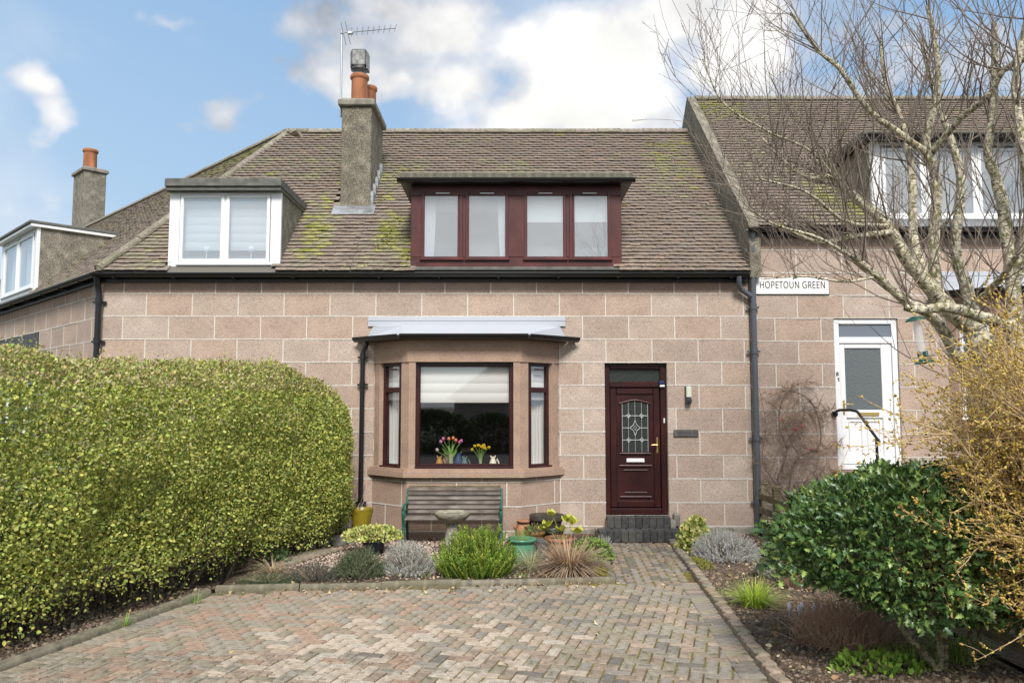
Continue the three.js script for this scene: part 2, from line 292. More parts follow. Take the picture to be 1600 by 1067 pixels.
// ---------------------------------------------------------------- plain tiled roofs
const PITCH = Math.atan2(7.5 - 3.93, 4.05), GAUGE = .1105, TW = .163, EY = 3.93, EZ = .15, RUN = 4.05, SLOPE = RUN / Math.cos(PITCH);
const tilePalette = [[.345, .265, .215], [.365, .285, .235], [.33, .26, .215], [.35, .28, .235], [.315, .25, .21], [.38, .305, .25], [.355, .305, .23], [.33, .29, .215], [.39, .355, .215], [.41, .385, .15], [.33, .335, .075], [.325, .265, .235], [.44, .31, .25]];
const tileMats = tilePalette.map(c => texd(c.map(v => v * 1.12), T.tile, .55, .93, T.bumpFine, .004)), tileAny = texd([1.12, 1.12, 1.12], T.tile, .55, .93, T.bumpFine, .004);
const makeTile = (th, under) => { const g = new THREE.BoxGeometry(TW - .0025, th, .19, 2, 1, 1); const p = g.attributes.position; for (let i = 0; i < p.count; i++) { const e = Math.abs(p.getX(i)) / (TW / 2); if (p.getZ(i) > 0 && p.getY(i) < 0) p.setZ(i, p.getZ(i) - under); p.setY(i, p.getY(i) - e * e * .002); } g.computeVertexNormals(); return autoUV(g); };
const tileSteep = makeTile(.023, .026), tileFlat = makeTile(.012, .0);
const tint = i => lin(...tilePalette[i]);
// u runs along the eave (x), v up the slope; bounds(v) gives the ends of a row
function tiling(roof, y0, z0, bounds, colour, skip, near, seed, tileGeo = tileSteep, tilt = .185) {
  rnd = mulberry(seed); const all = [], c = Math.cos(PITCH), s = Math.sin(PITCH);
  const rows = Math.floor(SLOPE / GAUGE);
  for (let k = 0; k < rows; k++) {
    const v = k * GAUGE, [a, b] = bounds(v + .05), off = (k & 1) * TW / 2, sag = R(-.004, .004);
    for (let i = Math.floor((a - off) / TW); off + i * TW < b; i++) {
      let l = off + i * TW, r = l + TW, w = 1; if (l < a || r > b) { const L2 = Math.max(l, a), R2 = Math.min(r, b); w = (R2 - L2) / TW; if (w < .15) continue; l = L2; r = R2; }
      const u = (l + r) / 2; if (skip(u, v)) continue;
      const lift = .016 + R(-.003, .005), slip = R(-.008, .008) + sag - (R() < .03 ? R(.01, .03) : 0), vv = v + .095 + slip;
      const pos = V3(u, y0 + vv * s + lift * c, z0 - vv * c + lift * s);
      const q = new THREE.Quaternion().setFromEuler(new THREE.Euler(PITCH - tilt + R(-.01, .01), R(-.01, .01), R(-.008, .008), 'XYZ'));
      all.push({ m: new THREE.Matrix4().compose(pos, q, V3(w, 1, 1)), pos, q, w, i: colour(u, v) });
    }
  }
  all.sort((p, q) => p.pos.distanceTo(near) - q.pos.distanceTo(near));
  for (const t of all.slice(0, 300)) { const m = part('tile', tileGeo, tileMats[t.i], roof); m.position.copy(t.pos); m.quaternion.copy(t.q); m.scale.x = t.w; }
  copies('tiles', tileGeo, tileAny, all.slice(300).map(t => ({ m: t.m, c: tint(t.i) })), roof);
}
function deck(pts, thick = .06) {                                 // roof boarding: a sloped sheet from [u, v] corners, just under the tiles
  const c = Math.cos(PITCH), s = Math.sin(PITCH); const g = poly(pts, thick); g.translate(0, 0, -thick - .004); g.rotateX(-(Math.PI / 2 - PITCH)); return g;
}
const ridgeGeo = (() => { const g = new THREE.CylinderGeometry(.125, .125, .44, 10, 1, false, -Math.PI * .5, Math.PI); g.rotateZ(Math.PI / 2); g.rotateX(-Math.PI / 2); return autoUV(g); })();
const ridgeMats = [[.42, .37, .30], [.46, .41, .33], [.38, .35, .26], [.45, .38, .33]].map(c => texd(c, T.tile, .5, .95, T.bumpFine, .006));
function capping(roof, a, b, name = 'ridge_tile') {
  const A = V3(...a), B = V3(...b), n = Math.round(A.distanceTo(B) / .45), d = B.clone().sub(A);
  const yaw = Math.atan2(-d.z, d.x), pit = Math.atan2(d.y, Math.hypot(d.x, d.z));
  for (let i = 0; i < n; i++) { const m = part(name, ridgeGeo, pick(ridgeMats), roof); m.position.copy(A).addScaledVector(d, (i + .5) / n); m.position.y += R(-.004, .006); m.rotation.set(0, yaw, pit + R(-.006, .006), 'YZX'); m.scale.set(d.length() / n / .447, name === 'hip_tile' ? .62 : .85, name === 'hip_tile' ? .62 : .9); }
  part('ridge_bedding', tube([a, b], name === 'hip_tile' ? .066 : .09, name === 'hip_tile' ? .066 : .09, 8), concreteMossy, roof);
}
// gutters: half-round channel along x or any straight line
function gutterGeo(a, b, r = .06) {
  const A = V3(...a), B = V3(...b), d = B.clone().sub(A), L = d.length();
  const s = new THREE.Shape(); s.absarc(0, 0, r, Math.PI, 2 * Math.PI); s.absarc(0, 0, r - .006, 2 * Math.PI, Math.PI, true);
  const g = new THREE.ExtrudeGeometry(s, { depth: L, bevelEnabled: false, curveSegments: 12 }); g.rotateY(Math.PI / 2); g.applyQuaternion(new THREE.Quaternion().setFromUnitVectors(V3(1, 0, 0), d.normalize())); return g.translate(...a);
}
const bracket = (x, y, z, r = .06) => box(.025, .05, .14, x, y - .035, z - .02);

// windows: a frame w by h in the plane z = 0, centred on x, standing on y = 0
function frameGeo(w, h, t, d, bars = []) {
  const g = [span(-w / 2, -w / 2 + t, 0, h, -d, 0, .006), span(w / 2 - t, w / 2, 0, h, -d, 0, .006), span(-w / 2 + t, w / 2 - t, 0, t, -d, -.0015, .006), span(-w / 2 + t, w / 2 - t, h - t, h, -d, -.0015, .006)];
  for (const b of bars) g.push(b[0] === 'v' ? span(b[1] - b[2] / 2, b[1] + b[2] / 2, t, h - t, -d, -.003, .006) : span(-w / 2 + t, w / 2 - t, b[1] - b[2] / 2, b[1] + b[2] / 2, -d, -.003, .006));
  return merge(g);
}
const paneGeo = (x0, x1, y0, y1, z) => autoUV(new THREE.PlaneGeometry(x1 - x0, y1 - y0).translate((x0 + x1) / 2, (y0 + y1) / 2, z));

// a closed room behind a window: floor, ceiling and three walls
function roomGeo(x0, x1, y0, y1, z0, z1) { const t = .06; return merge([span(x0, x1, y0 - t, y0, z0, z1), span(x0, x1, y1, y1 + t, z0, z1), span(x0 - t, x0, y0 - t, y1 + t, z0, z1), span(x1, x1 + t, y0 - t, y1 + t, z0, z1), span(x0 - t, x1 + t, y0 - t, y1 + t, z0 - t, z0)]); }

// ---------------------------------------------------------------- the three houses
const BASE = .135;
// canted bay window standing on the wall plane; yo raises it
function bay(house, xc, yo, frameM, floorY) {
  const HW = 1.40, FW = .825, D2 = .5, cx = [-HW, -FW, FW, HW];
  const out = (o) => { const k = o * .55; return [[xc - HW - o * 1.1, .0], [xc - FW - k, D2 + o], [xc + FW + k, D2 + o], [xc + HW + o * 1.1, .0]]; };
  const inn = out(-.16), ring = (o, y0, y1) => prism([...out(o), ...[...inn].reverse()], y0, y1);
  const b = part('bay_window', ring(-.022, floorY, .9 + yo), mortar, house);
  const facets = [[[xc - HW, 0], [xc - FW, D2]], [[xc - FW, D2], [xc + FW, D2]], [[xc + FW, D2], [xc + HW, 0]]].map(([p, q]) => { const dx = q[0] - p[0], dz = q[1] - p[1], L = Math.hypot(dx, dz); return { p, L, dx: dx / L, dz: dz / L, turn: Math.atan2(-dz, dx) }; });
  const on = f => (m, x, y, z) => { m.position.set(f.p[0] + f.dx * x - f.dz * z, y, f.p[1] + f.dz * x + f.dx * z); m.rotation.y = f.turn; };
  facets.forEach((f, k) => {
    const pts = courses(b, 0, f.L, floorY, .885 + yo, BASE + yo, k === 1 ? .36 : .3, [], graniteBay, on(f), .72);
    const g = pointingMesh(b, pts); on(f)(g, 0, 0, 0);
  });
  part('sill', merge([prism(out(.075), .90 + yo, .985 + yo), prism(out(.05), .985 + yo, 1.02 + yo)]), dressed, b);
  part('lintel', prism([...out(.0), ...[...inn].reverse()], 2.56 + yo, 2.93 + yo), dressed, b);
  const y0 = 1.02 + yo, h = 2.56 - 1.02;
  for (const s of [-1, 1]) {                                        // corner mullions and wall jambs
    const X = x => xc + s * x;
    part('mullion', prism([[X(FW - .115), D2 - .012], [X(FW - .02), D2 - .012], [X(FW + .105), D2 - .11], [X(FW + .06), D2 - .2], [X(FW - .115), D2 - .2]], y0, y0 + h), dressed, b);
    part('jamb', prism([[X(HW - .01), -.02], [X(HW - .1), .085], [X(HW - .19), .03], [X(HW - .19), -.02]], y0, y0 + h), dressed, b);
  }
  const fw = (FW - .115) * 2;
  const f1 = part('window_frame', merge([frameGeo(fw, h - .012, .055, .07), span(-fw / 2 - .01, fw / 2 + .01, -.012, .022, -.05, .06, .008)]), frameM, b, [xc, y0 + .006, D2 - .07]);
  part('pane', paneGeo(-fw / 2 + .05, fw / 2 - .05, .05, h - .06, -.035), glass, b, [xc, y0 + .006, D2 - .07]);
  part('glazing_bead', frameGeo(fw - .105, h - .117, .012, .02), frameM, b, [xc, y0 + .0585, D2 - .078]);
  for (const k of [0, 2]) {
    const f = facets[k], L = .40, x = f.L / 2 + (k ? .025 : -.025), place = on(f);
    place(part('window_frame', merge([frameGeo(L, h - .012, .045, .07, [['h', h * .735, .075]]), span(-L / 2 - .02, L / 2 + .02, -.012, .02, -.05, .05, .008), span(-.09, .09, h - .115, h - .095, -.01, .012)]), frameM, b), x, y0 + .006, -.055);
    place(part('pane', paneGeo(-L / 2 + .04, L / 2 - .04, .04, h * .735 - .03, -.035), glass, b), x, y0 + .006, -.055);
    place(part('pane', paneGeo(-L / 2 + .04, L / 2 - .04, h * .735 + .03, h - .05, -.035), glass, b), x, y0 + .006, -.055);
  }
  // lead roof: sloped sheets up to the wall, a flashing, rolled joints
  const e = out(.1), top = [[xc - 1.49, .012], [xc + 1.49, .012]], yE = 2.955 + yo, yT = 3.12 + yo, P = [];
  const tri = (a, c, d) => P.push(...a, ...c, ...d), v = (p, y) => [p[0], y, p[1]];
  const q0 = [xc - 1.42, .02], q1 = [xc - .95, .2], q2 = [xc + .95, .2], q3 = [xc + 1.42, .02];
  const E = [e[0], e[1], e[2], e[3]], Q = [q0, q1, q2, q3];
  for (let k = 0; k < 3; k++) { tri(v(E[k], yE), v(E[k + 1], yE), v(Q[k + 1], yT)); tri(v(E[k], yE), v(Q[k + 1], yT), v(Q[k], yT)); }
  tri(v(q0, yT), v(q1, yT), v(q2, yT)); tri(v(q0, yT), v(q2, yT), v(q3, yT));
  const rg = new THREE.BufferGeometry(); rg.setAttribute('position', new THREE.Float32BufferAttribute(P, 3)); rg.computeVertexNormals();
  part('lead_roof', merge([autoUV(rg), prism(e, yE - .02, yE - .001), span(xc - 1.50, xc + 1.50, yT + .002, yT + .155, -.01, .028, .004), span(xc - 1.50, xc + 1.50, yT + .09, yT + .104, .02, .036, .004)]), bayLead, b);
  const gy = yE - .005, ge = out(.16);
  part('bay_gutter', merge([gutterGeo([ge[0][0] - .1, gy, .05], [ge[1][0], gy, ge[1][1]], .075), gutterGeo([ge[1][0] - .01, gy + .002, ge[1][1]], [ge[2][0] + .01, gy + .002, ge[2][1]], .075), gutterGeo([ge[2][0], gy, ge[2][1]], [ge[3][0] + .1, gy, .05], .075)].map(autoUV)), black, b);
  part('soffit', prism(out(.11), yE - .075, yE - .024), darkSoffit, b);
  return b;
}
// box dormer rising from the eave
function dormer(house, x0, x1, y0, y1, frameM, o) {
  const zb = z => EZ - (z - EY) / Math.tan(PITCH);
  const oy = o.oy || 0, back = zb(y1 - oy) - .25, cm = o.cheek || roughcast;
  const side = (x, t) => { const g = poly([[.012, y0], [.012, y1], [-(back), y1], [-(zb(y0 - oy)) + .1, y0]].map(([a, b]) => [a, b]), t); g.rotateY(Math.PI / 2); return g.translate(x, 0, 0); };   // local x becomes -z
  const d = part('dormer', merge([side(x0 + .004, .06), side(x1 - .064, .06)]), cm, house);
  part('room_shell', roomGeo(x0 + .1, x1 - .1, y0 + .05, y1 - .08, -1.9, -.1), o.room || roomPale, d);
  const W = x1 - x0, Hh = y1 - y0;
  part('front_frame', o.front(W, Hh), frameM, d, [(x0 + x1) / 2, y0, 0]);
  for (const [a, b, l, t] of o.sashes) {
    part('window_frame', merge([frameGeo(b - a, t - l, .05, .05), ...(o.lip ? [span(-(b - a) / 2 - .015, (b - a) / 2 + .015, -.012, .022, -.02, .03, .006)] : [])]), frameM, d, [x0 + (a + b) / 2, y0 + l, .022]);
    part('pane', paneGeo(x0 + a + .045, x0 + b - .045, y0 + l + .045, y0 + t - .045, -.004), dormerGlass, d);
  }
  (o.vents || []).forEach(x => part('trickle_vent', box(.22, .018, .03, 0, 0, 0, .005), o.ventM || steel, d, [x0 + x, y0 + o.ventY, .03]));
  const ov = o.over, zBack = zb(y1 - oy + .05) - .1;
  part('flat_roof', merge([span(x0 - ov, x1 + ov, y1 + .055, y1 + .135 + (o.deep || 0), zBack, .16, .012)]), o.roofM || felt, d);
  if (o.gutter) {
    part('dormer_gutter', merge([autoUV(gutterGeo([x0 - ov - .03, y1 + .055, .2], [x1 + ov + .03, y1 + .055, .2], .065)), span(x0 - ov + .01, x1 + ov - .01, y1, y1 + .054, zBack, .135)]), black, d);
  } else part('fascia', span(x0 - ov + .012, x1 + ov - .012, y1 + .001, y1 + .054, zBack, .13, .004), o.fasciaM || whiteU, d);
  return d;
}
function chimney(house, x, z, w, dz, y0, y1, mat, turn = 0, capM = concrete) {
  const c = part('chimney_stack', span(-w / 2, w / 2, y0, y1, -dz / 2, dz / 2, .015), mat, house, [x, 0, z], turn);
  part('coping', merge([span(-w / 2 - .06, w / 2 + .06, y1, y1 + .11, -dz / 2 - .06, dz / 2 + .06, .015), span(-w / 2 - .01, w / 2 + .01, y1 + .11, y1 + .14, -dz / 2 - .01, dz / 2 + .01, .01)]), capM, c);
  return c;
}
function pot(c, x, y, z, r, h) { return part('chimney_pot', lathe([[r * 1.05, 0], [r * .98, h * .1], [r * .95, h * .8], [r * 1.0, h * .86], [r * 1.12, h * .88], [r * 1.12, h * .96], [r * 1.04, h], [r * .8, h], [r * .8, h * .3], [0, h * .3]], 20), terracotta, c, [x, y, z]); }
const SEAM = -2.45, WX = -6.23, HIP = Math.tan(22.5 * RAD), LIFT = .69;
const home = thing('terraced_house', 'pink block terraced house with maroon door, canted bay and wide maroon dormer', 'house');
const corner = thing('terraced_house', 'terraced house turning the corner on the left, white two-pane dormers, behind the hedge', 'house');
const upper = thing('terraced_house', 'taller terraced house on the right with white door behind the bare tree', 'house');

rnd = mulberry(21);
{ // front wall of the two left houses: one run of blocks
  const doorHole = [1.405, 2.345, .29, 2.565], bayHole = [-2.085, .705, -.2, 2.94];
  const wallA = part('front_wall', merge([backing(SEAM, 3.615, -.1, 3.92, [[1.405, 2.345, .29, 2.565], [-1.9, .52, .98, 2.6]])]), mortar, home);
  const wallB = part('front_wall', backing(WX, SEAM, -.1, 3.92, []), mortar, corner);
  const pts = courses(x => x > SEAM ? wallA : wallB, WX, 3.615, -.1, 3.9, BASE, 1.075, [doorHole, bayHole], granite, flat);
  const cutA = [], cutB = [];
  for (const q of pts) { if (q[1] > SEAM) cutA.push([Math.max(q[0], SEAM), q[1], q[2], q[3], q[4]]); if (q[0] < SEAM) cutB.push([q[0], Math.min(q[1], SEAM), q[2], q[3], q[4]]); }
  pointingMesh(wallA, cutA); pointingMesh(wallB, cutB);
  part('plinth', span(2.46, 3.6, -.1, .125, -.01, .045, .012), concrete, home);
  part('plinth', span(.72, 1.24, -.1, .1, -.01, .035, .012), concrete, home);
  // wing of the corner house
  const wing = part('side_wall', backing(-16, -.004, -.1, 3.92, [[-7.2, -3.4, .9, 2.95]]), mortar, corner, [WX, 0, 0], -45 * RAD);
  pointingMesh(wing, courses(wing, -16, -.004, 1.2, 3.9, BASE, .2, [[-7.25, -3.35, .8, 3.27]], granite, flat, .70));
  const wb = part('porch_roof', merge([span(-7.25, -3.35, 2.96, 3.25, -.3, .03, .01), span(-7.25, -3.35, 2.90, 2.96, -.3, .02)]), texd([.10, .105, .12], T.blotch, .5, .6), corner, [WX, 0, 0], -45 * RAD);
  part('window_frame', frameGeo(3.8, 1.96, .08, .07, [['v', -.6, .08], ['v', .7, .08]]), whiteU, wb, [-5.3, .95, -.12]);
  part('pane', paneGeo(-7.2, -3.4, .95, 2.9, -.16), darkRippled, wb);
}
// ---- roofs
const noiseAt = (u, v, s) => fbm(u * 1.1 + 50, v * 1.1 + 50, 0, s, 3), vTop = y => (y - EY) / Math.sin(PITCH);
const dry = [0, 1, 2, 3, 4, 5, 11, 0, 1, 11], grn = [6, 7, 7, 8, 3], moss = [8, 9, 9, 10];
function tone(u, v, m) { const n = noiseAt(u, v, 7) + R(-.12, .12), st = fbm(u * 3.2 + 60, v * .45 + 60, 0, 17, 3); m = m * (.45 + 1.1 * fbm(u * 4 + 20, v * .9 + 20, 0, 27, 2)) + (st - .5) * .5; return m > .85 + R(-.2, .2) ? (R() < .3 ? 10 : 9) : m > .45 + R(-.25, .2) ? pick([8, 9, 7, 8]) : n > .62 ? pick(grn) : R() < .02 ? 12 : pick(dry); }
const blob = (u, v, a, b, ra, rb) => Math.exp(-(((u - a) / ra) ** 2) - (((v - b) / rb) ** 2));
{
  const mk = (house, pts, y, name = 'roof') => { const r = part(name, deck(pts), concreteMossy, house, [0, y, EZ]); return r; };
  const rA = part('roof', deck([[SEAM, 0], [3.62, 0], [3.62, SLOPE], [SEAM, SLOPE]]).translate(0, EY, EZ), roomDark, home);
  const skipA = (u, v) => (u > -1.5 && u < 1.63 && v < vTop(5.44)) || (u > -3.02 && u < -2.44 && v > 2.1 && v < 3.6) ;
  tiling(rA, EY, EZ, () => [SEAM, 3.615], (u, v) => tone(u, v, blob(u, v, -2.0, 1.1, .28, .75) * 1.0 + blob(u, v, -1.62, .55, .2, .4) * .9 + blob(u, v, -2.1, 3.1, .35, .7) * .6 + blob(u, v, 3.1, 4, .5, 1.6) * .55 + (v > 4.6 ? .12 : 0)), skipA, V3(-1.9, 4.2, 2), 31);
  { // raised cushions of moss on the tiles
    const it = [], c = Math.cos(PITCH), sn = Math.sin(PITCH); rnd = mulberry(39);
    for (const [u, v, ru, rv, n] of [[-2.0, 1.1, .16, .55, 150], [-1.68, .45, .1, .25, 45], [-2.05, 3.3, .2, .4, 30], [2.9, 4.7, .25, .1, 40], [1.9, 2.2, .12, .1, 16], [.6, .1, 3, .05, 30], [-2.3, 2.3, .1, .2, 20]]) for (let k = 0; k < n; k++) { const a = u + (R() + R() + R() - 1.5) * ru, b = Math.max(.03, v + (R() + R() + R() - 1.5) * rv), vv = Math.round(b / GAUGE) * GAUGE + R(-.005, .03); if (skipA(a, vv)) continue; it.push({ m: new THREE.Matrix4().compose(V3(a, EY + vv * sn + .036 * c, EZ - vv * c + .036 * sn), new THREE.Quaternion().setFromEuler(new THREE.Euler(PITCH, R(6), 0)), V3(R(.012, .035), R(.008, .018), R(.01, .02))), c: vary(pick([[.22, .23, .03], [.16, .17, .03], [.28, .27, .05], [.10, .10, .03]]), .25) }); }
    copies('moss', new THREE.IcosahedronGeometry(1, 1), M([1, 1, 1], 1, { bumpMap: rep(T.bumpFine, .1), bumpScale: .01 }), it, rA);
  }
  part('roof_back', deck([[-3.62, 0], [-SEAM, 0], [-SEAM, SLOPE], [-3.62, SLOPE]]).rotateY(Math.PI).translate(0, EY, EZ - 2 * RUN), concreteMossy, home);
  rnd = mulberry(32); capping(rA, [-2.4, 7.49, -3.9], [3.6, 7.49, -3.9]);
  const hx = WX - EZ * HIP, hr = hx + RUN * HIP;
  const rB = part('roof', deck([[hx, 0], [SEAM, 0], [SEAM, SLOPE], [hr, SLOPE]]).translate(0, EY, EZ), roomDark, corner);
  const skipB = (u, v) => (u > -5.22 && u < -3.6 && v < vTop(5.37)) || (u > -3.02 && u < -2.44 && v > 2.1 && v < 3.6);
  tiling(rB, EY, EZ, v => [hx + v * Math.cos(PITCH) * HIP, SEAM], (u, v) => tone(u, v, blob(u, v, -3.15 - v * .05, 1.0, .3, 1.1) * .85 + blob(u, v, -2.95, 2.9, .3, .9) * .6 + blob(u, v, -4.3, 3.3, .6, .8) * .3), skipB, V3(-3.2, 4.2, 2), 33);
  part('roof_back', deck([[2.45, 0], [4.6 + 3.4, 0], [4.6, SLOPE], [2.45, SLOPE]]).rotateY(Math.PI).translate(0, EY, EZ - 2 * RUN), concreteMossy, corner);
  rnd = mulberry(34); capping(rB, [hr, 7.49, -3.9], [-2.4, 7.49, -3.9]);
  capping(rB, [hx + .04, EY + .04, EZ], [hr, 7.49, -3.9], 'hip_tile');
  const ue = EZ * HIP, ur = ue - RUN * HIP;
  const rW = part('side_roof', deck([[-16, 0], [ue, 0], [ur, SLOPE], [-16, SLOPE]]).translate(0, EY, EZ), roomDark, corner, [WX, 0, 0], -45 * RAD);
  const DW = [-6.3, -3.75, 4.05, 5.3];
  tiling(rW, EY, EZ, v => [-16, ue - v * Math.cos(PITCH) * HIP], (u, v) => tone(u, v, .18 + blob(u, v, -3, 4.8, 3, .7) * .6), (u, v) => u > DW[0] + .05 && u < DW[1] - .05 && v < vTop(5.4), V3(0, 4, 2), 35, tileFlat, .09);
  rnd = mulberry(36); capping(rW, [-16, 7.49, -3.9], [ur, 7.49, -3.9]);
  part('roof_back', deck([[1.2, 0], [16, 0], [16, SLOPE], [1.2, SLOPE]]).rotateY(Math.PI).translate(0, EY, EZ - 2 * RUN), concreteMossy, rW);
  // the taller house on the right
  const rU = part('roof', deck([[3.70, 0], [11, 0], [11, SLOPE], [3.70, SLOPE]]).translate(0, EY + LIFT, EZ), roomDark, upper);
  tiling(rU, EY + LIFT, EZ, () => [3.76, 11], (u, v) => tone(u, v, blob(u, v, 5.25, .9, .5, .8) * .9 + blob(u, v, 3.9, 4.9, .7, .5) * .8 + (v > 4.3 ? .1 : 0)), (u, v) => u > 5.6 && u < 8.75 && v < vTop(5.42), V3(4.2, 4.6, 3), 37);
  part('roof_back', deck([[-11, 0], [-3.7, 0], [-3.7, SLOPE], [-11, SLOPE]]).rotateY(Math.PI).translate(0, EY + LIFT, EZ - 2 * RUN), concreteMossy, upper);
  rnd = mulberry(38); capping(rU, [3.76, 7.49 + LIFT, -3.9], [11, 7.49 + LIFT, -3.9]);
  // roughcast end wall standing above the lower roof
  const gz = (z, y) => [-z, y], gb = poly([gz(.13, 3.86), gz(.13, 4.64), gz(.08, 4.72), gz(-3.9, 8.27), gz(-8, 4.66), gz(-8, 3.8), gz(-3.9, 7.3)], .17); gb.rotateY(Math.PI / 2).translate(3.605, 0, 0);
  part('gable_upstand', gb, roughcastDark, upper);
}
// ---- upper house wall
{
  rnd = mulberry(41);
  const door = [4.895, 5.865, .96, 3.25], bayH = [6.6, 9.42, .2, 2.94 + LIFT];
  const w = part('front_wall', backing(3.62, 11, -.1, 4.6, [door, [6.8, 9.2, 1.67, 3.29]]), mortar, upper);
  pointingMesh(w, courses(w, 3.62, 11, -.1, 4.58, BASE - .03, 1.2, [door, bayH], granite, flat));
  part('side_wall', span(3.63, 3.9, -.1, 4.6, -7.9, -.31), roughcast, upper);
}
// ---- bays
rnd = mulberry(42);
const bayA = bay(home, -.69, 0, maroonDoor, -.05), bayU = bay(upper, 8.01, LIFT, whiteU, .2);
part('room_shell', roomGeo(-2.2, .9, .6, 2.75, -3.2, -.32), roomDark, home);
part('room_shell', roomGeo(6.5, 9.5, 1.3, 3.45, -3, -.32), roomDark, upper);
part('inner_sill', prism([[-1.85, -.3], [-1.85, .06], [-1.42, .36], [.04, .36], [.47, .06], [.47, -.3]], 1.0, 1.03), whitePaint, bayA);
// ---- dormers
{
  const W = 3.235;
  const front = (w, h) => merge([span(-w / 2, w / 2, 0, .16, -.05, .012, .006), span(-w / 2, w / 2, h - .16, h, -.05, .012, .006), span(-w / 2, -w / 2 + .175, .16, h - .16, -.05, .010, .006), span(w / 2 - .175, w / 2, .16, h - .16, -.05, .010, .006), span(-.13, .13, .16, h - .16, -.05, .014, .006), ...[-1, 1].map(s => span(s * .83 - .07, s * .83 + .07, .16, h - .16, -.05, .006, .006)), span(-w / 2 - .01, w / 2 + .01, -.03, .02, -.05, .045, .01), ...[-1, 1].flatMap(s => [span(s * (w / 2 - .19) - .02, s * (w / 2 - .19) + .02, .1, h - .1, -.04, .02, .006)])]);
  const half = W / 2, sash = [[half - 1.425, half - .885, .13, 1.17], [half - .775, half - .165, .13, 1.17], [half + .165, half + .775, .13, 1.17], [half + .885, half + 1.425, .13, 1.17]].map(([a, b, c, d]) => [a, b, c, d]);
  const dA = dormer(home, -1.555, -1.555 + W, 4.03, 5.31, maroon, { front, sashes: [[.16, .80, .12, 1.17], [.845, 1.5, .12, 1.17], [1.74, 2.39, .12, 1.17], [2.435, 3.075, .12, 1.17]], over: .16, gutter: 1, roofM: mossyFelt, vents: [.49, 1.17, 2.07, 2.75], ventY: 1.15, lip: 1, cheek: roughcastDark, deep: .03 });
  part('apron_flashing', merge([span(-1.5, 1.63, 3.965, 4.0, .02, .16, .004), span(-1.54, 1.66, 3.995, 4.035, -.05, .06, .004)]), felt, dA);
  const fw = (ts) => (w, h) => merge([span(-w / 2, -w / 2 + .16, 0, h, -.05, .01, .005), span(w / 2 - .16, w / 2, 0, h, -.05, .01, .005), span(-w / 2 + .16, w / 2 - .16, 0, .12, -.05, .008, .005), span(-w / 2 + .16, w / 2 - .16, h - .06, h, -.05, .008, .005), span(-w / 2 + .13, w / 2 - .13, .07, .11, -.02, .05, .008), ...ts.map(x => span(x - .05, x + .05, .12, h - .06, -.05, .004, .005))]);
  const dB = dormer(corner, -5.27, -3.55, 3.99, 5.2, whiteU, { front: fw([0]), sashes: [[.17, .845, .12, 1.17], [.875, 1.55, .12, 1.17]], over: .03, deep: .05, vents: [.86], ventY: 1.18, ventM: whiteU, fasciaM: felt });
  const dW = dormer(corner, -6.3, -3.75, 4.05, 5.26, whiteU, { front: fw([0]), sashes: [[.2, 1.24, .12, 1.14], [1.3, 2.35, .12, 1.14]], over: .06, fasciaM: whiteU, deep: -.02, vents: [1.27], ventY: 1.17, ventM: whiteU });
  dW.position.set(WX, 0, 0); dW.rotation.y = -45 * RAD;
  const dU = dormer(upper, 5.55, 8.8, 4.7, 6.0, whiteU, { oy: LIFT, front: fw([-.8, 0, .8]), sashes: [[.17, .8, .12, 1.2], [.86, 1.6, .12, 1.2], [1.65, 2.4, .12, 1.2], [2.45, 3.08, .12, 1.2]], over: .16, gutter: 1, roofM: mossyFelt });
  part('apron_flashing', span(5.6, 8.75, 4.63, 4.7, .0, .16, .004), lead, dU);
}
// ---- chimneys
const stack = chimney(home, -2.70, -2.02, .52, 1.2, 5.0, 7.12, roughcastDark);
const potA = pot(stack, -.02, 7.26, .28, .15, .54), potB = pot(stack, .06, 7.26, -.28, .125, .56);
part('flashing', merge([span(-.285, .305, 5.02, 5.34, .56, .64, .01), span(.245, .315, 5.1, 5.3, .3, .62), ...[0, 1, 2, 3, 4].map(k => span(.25, .31, 5.34 + k * .19, 5.62 + k * .19, .36 - k * .22, .58 - k * .22, .006)), box(.72, .012, .3).rotateX(PITCH).translate(0, 5.245, .735)]), lead, stack);
part('cowl', merge([lathe([[.11, 0], [.11, .1], [.16, .13], [.16, .16], [0, .16]], 16).translate(-.02, 7.76, .28), span(-.155, .115, 7.93, 8.24, .15, .42, .025), span(-.172, -.15, 7.9, 8.2, .18, .39, .008), span(.11, .138, 7.88, 8.2, .18, .39, .008)].map(g => g)), stainless, stack);
const far = chimney(corner, -13.8, -13.5, 1.08, .66, 7.2, 9.45, roughcast, -45 * RAD, concrete);
pot(far, -.05, 9.57, 0, .21, .75);
// ---- gutters and downpipes
part('gutter', merge([autoUV(gutterGeo([SEAM, 3.915, .185], [3.56, 3.915, .185])), span(SEAM, 3.58, 3.80, 3.915, .0, .06), ...[-2, -1.1, -.2, .7, 1.6, 2.5, 3.3].map(x => bracket(x, 3.9, .16))]), black, home);
part('gutter', merge([autoUV(gutterGeo([WX - .08, 3.915, .185], [SEAM, 3.915, .185])), span(WX, SEAM, 3.80, 3.915, .0, .06), ...[-6, -5.1, -4.2, -3.3].map(x => bracket(x, 3.9, .16))]), black, corner);
part('gutter', merge([autoUV(gutterGeo([-16, 3.915, .185], [.09, 3.915, .185])), span(-16, 0, 3.80, 3.915, .0, .06), ...[...Array(16)].map((_, k) => bracket(-15.6 + k, 3.9, .16))]), black, corner, [WX, 0, 0], -45 * RAD);
part('gutter', merge([autoUV(gutterGeo([3.56, 3.915 + LIFT, .185], [11, 3.915 + LIFT, .185])), span(3.8, 11, 3.80 + LIFT, 3.915 + LIFT, .0, .06)]), black, upper);
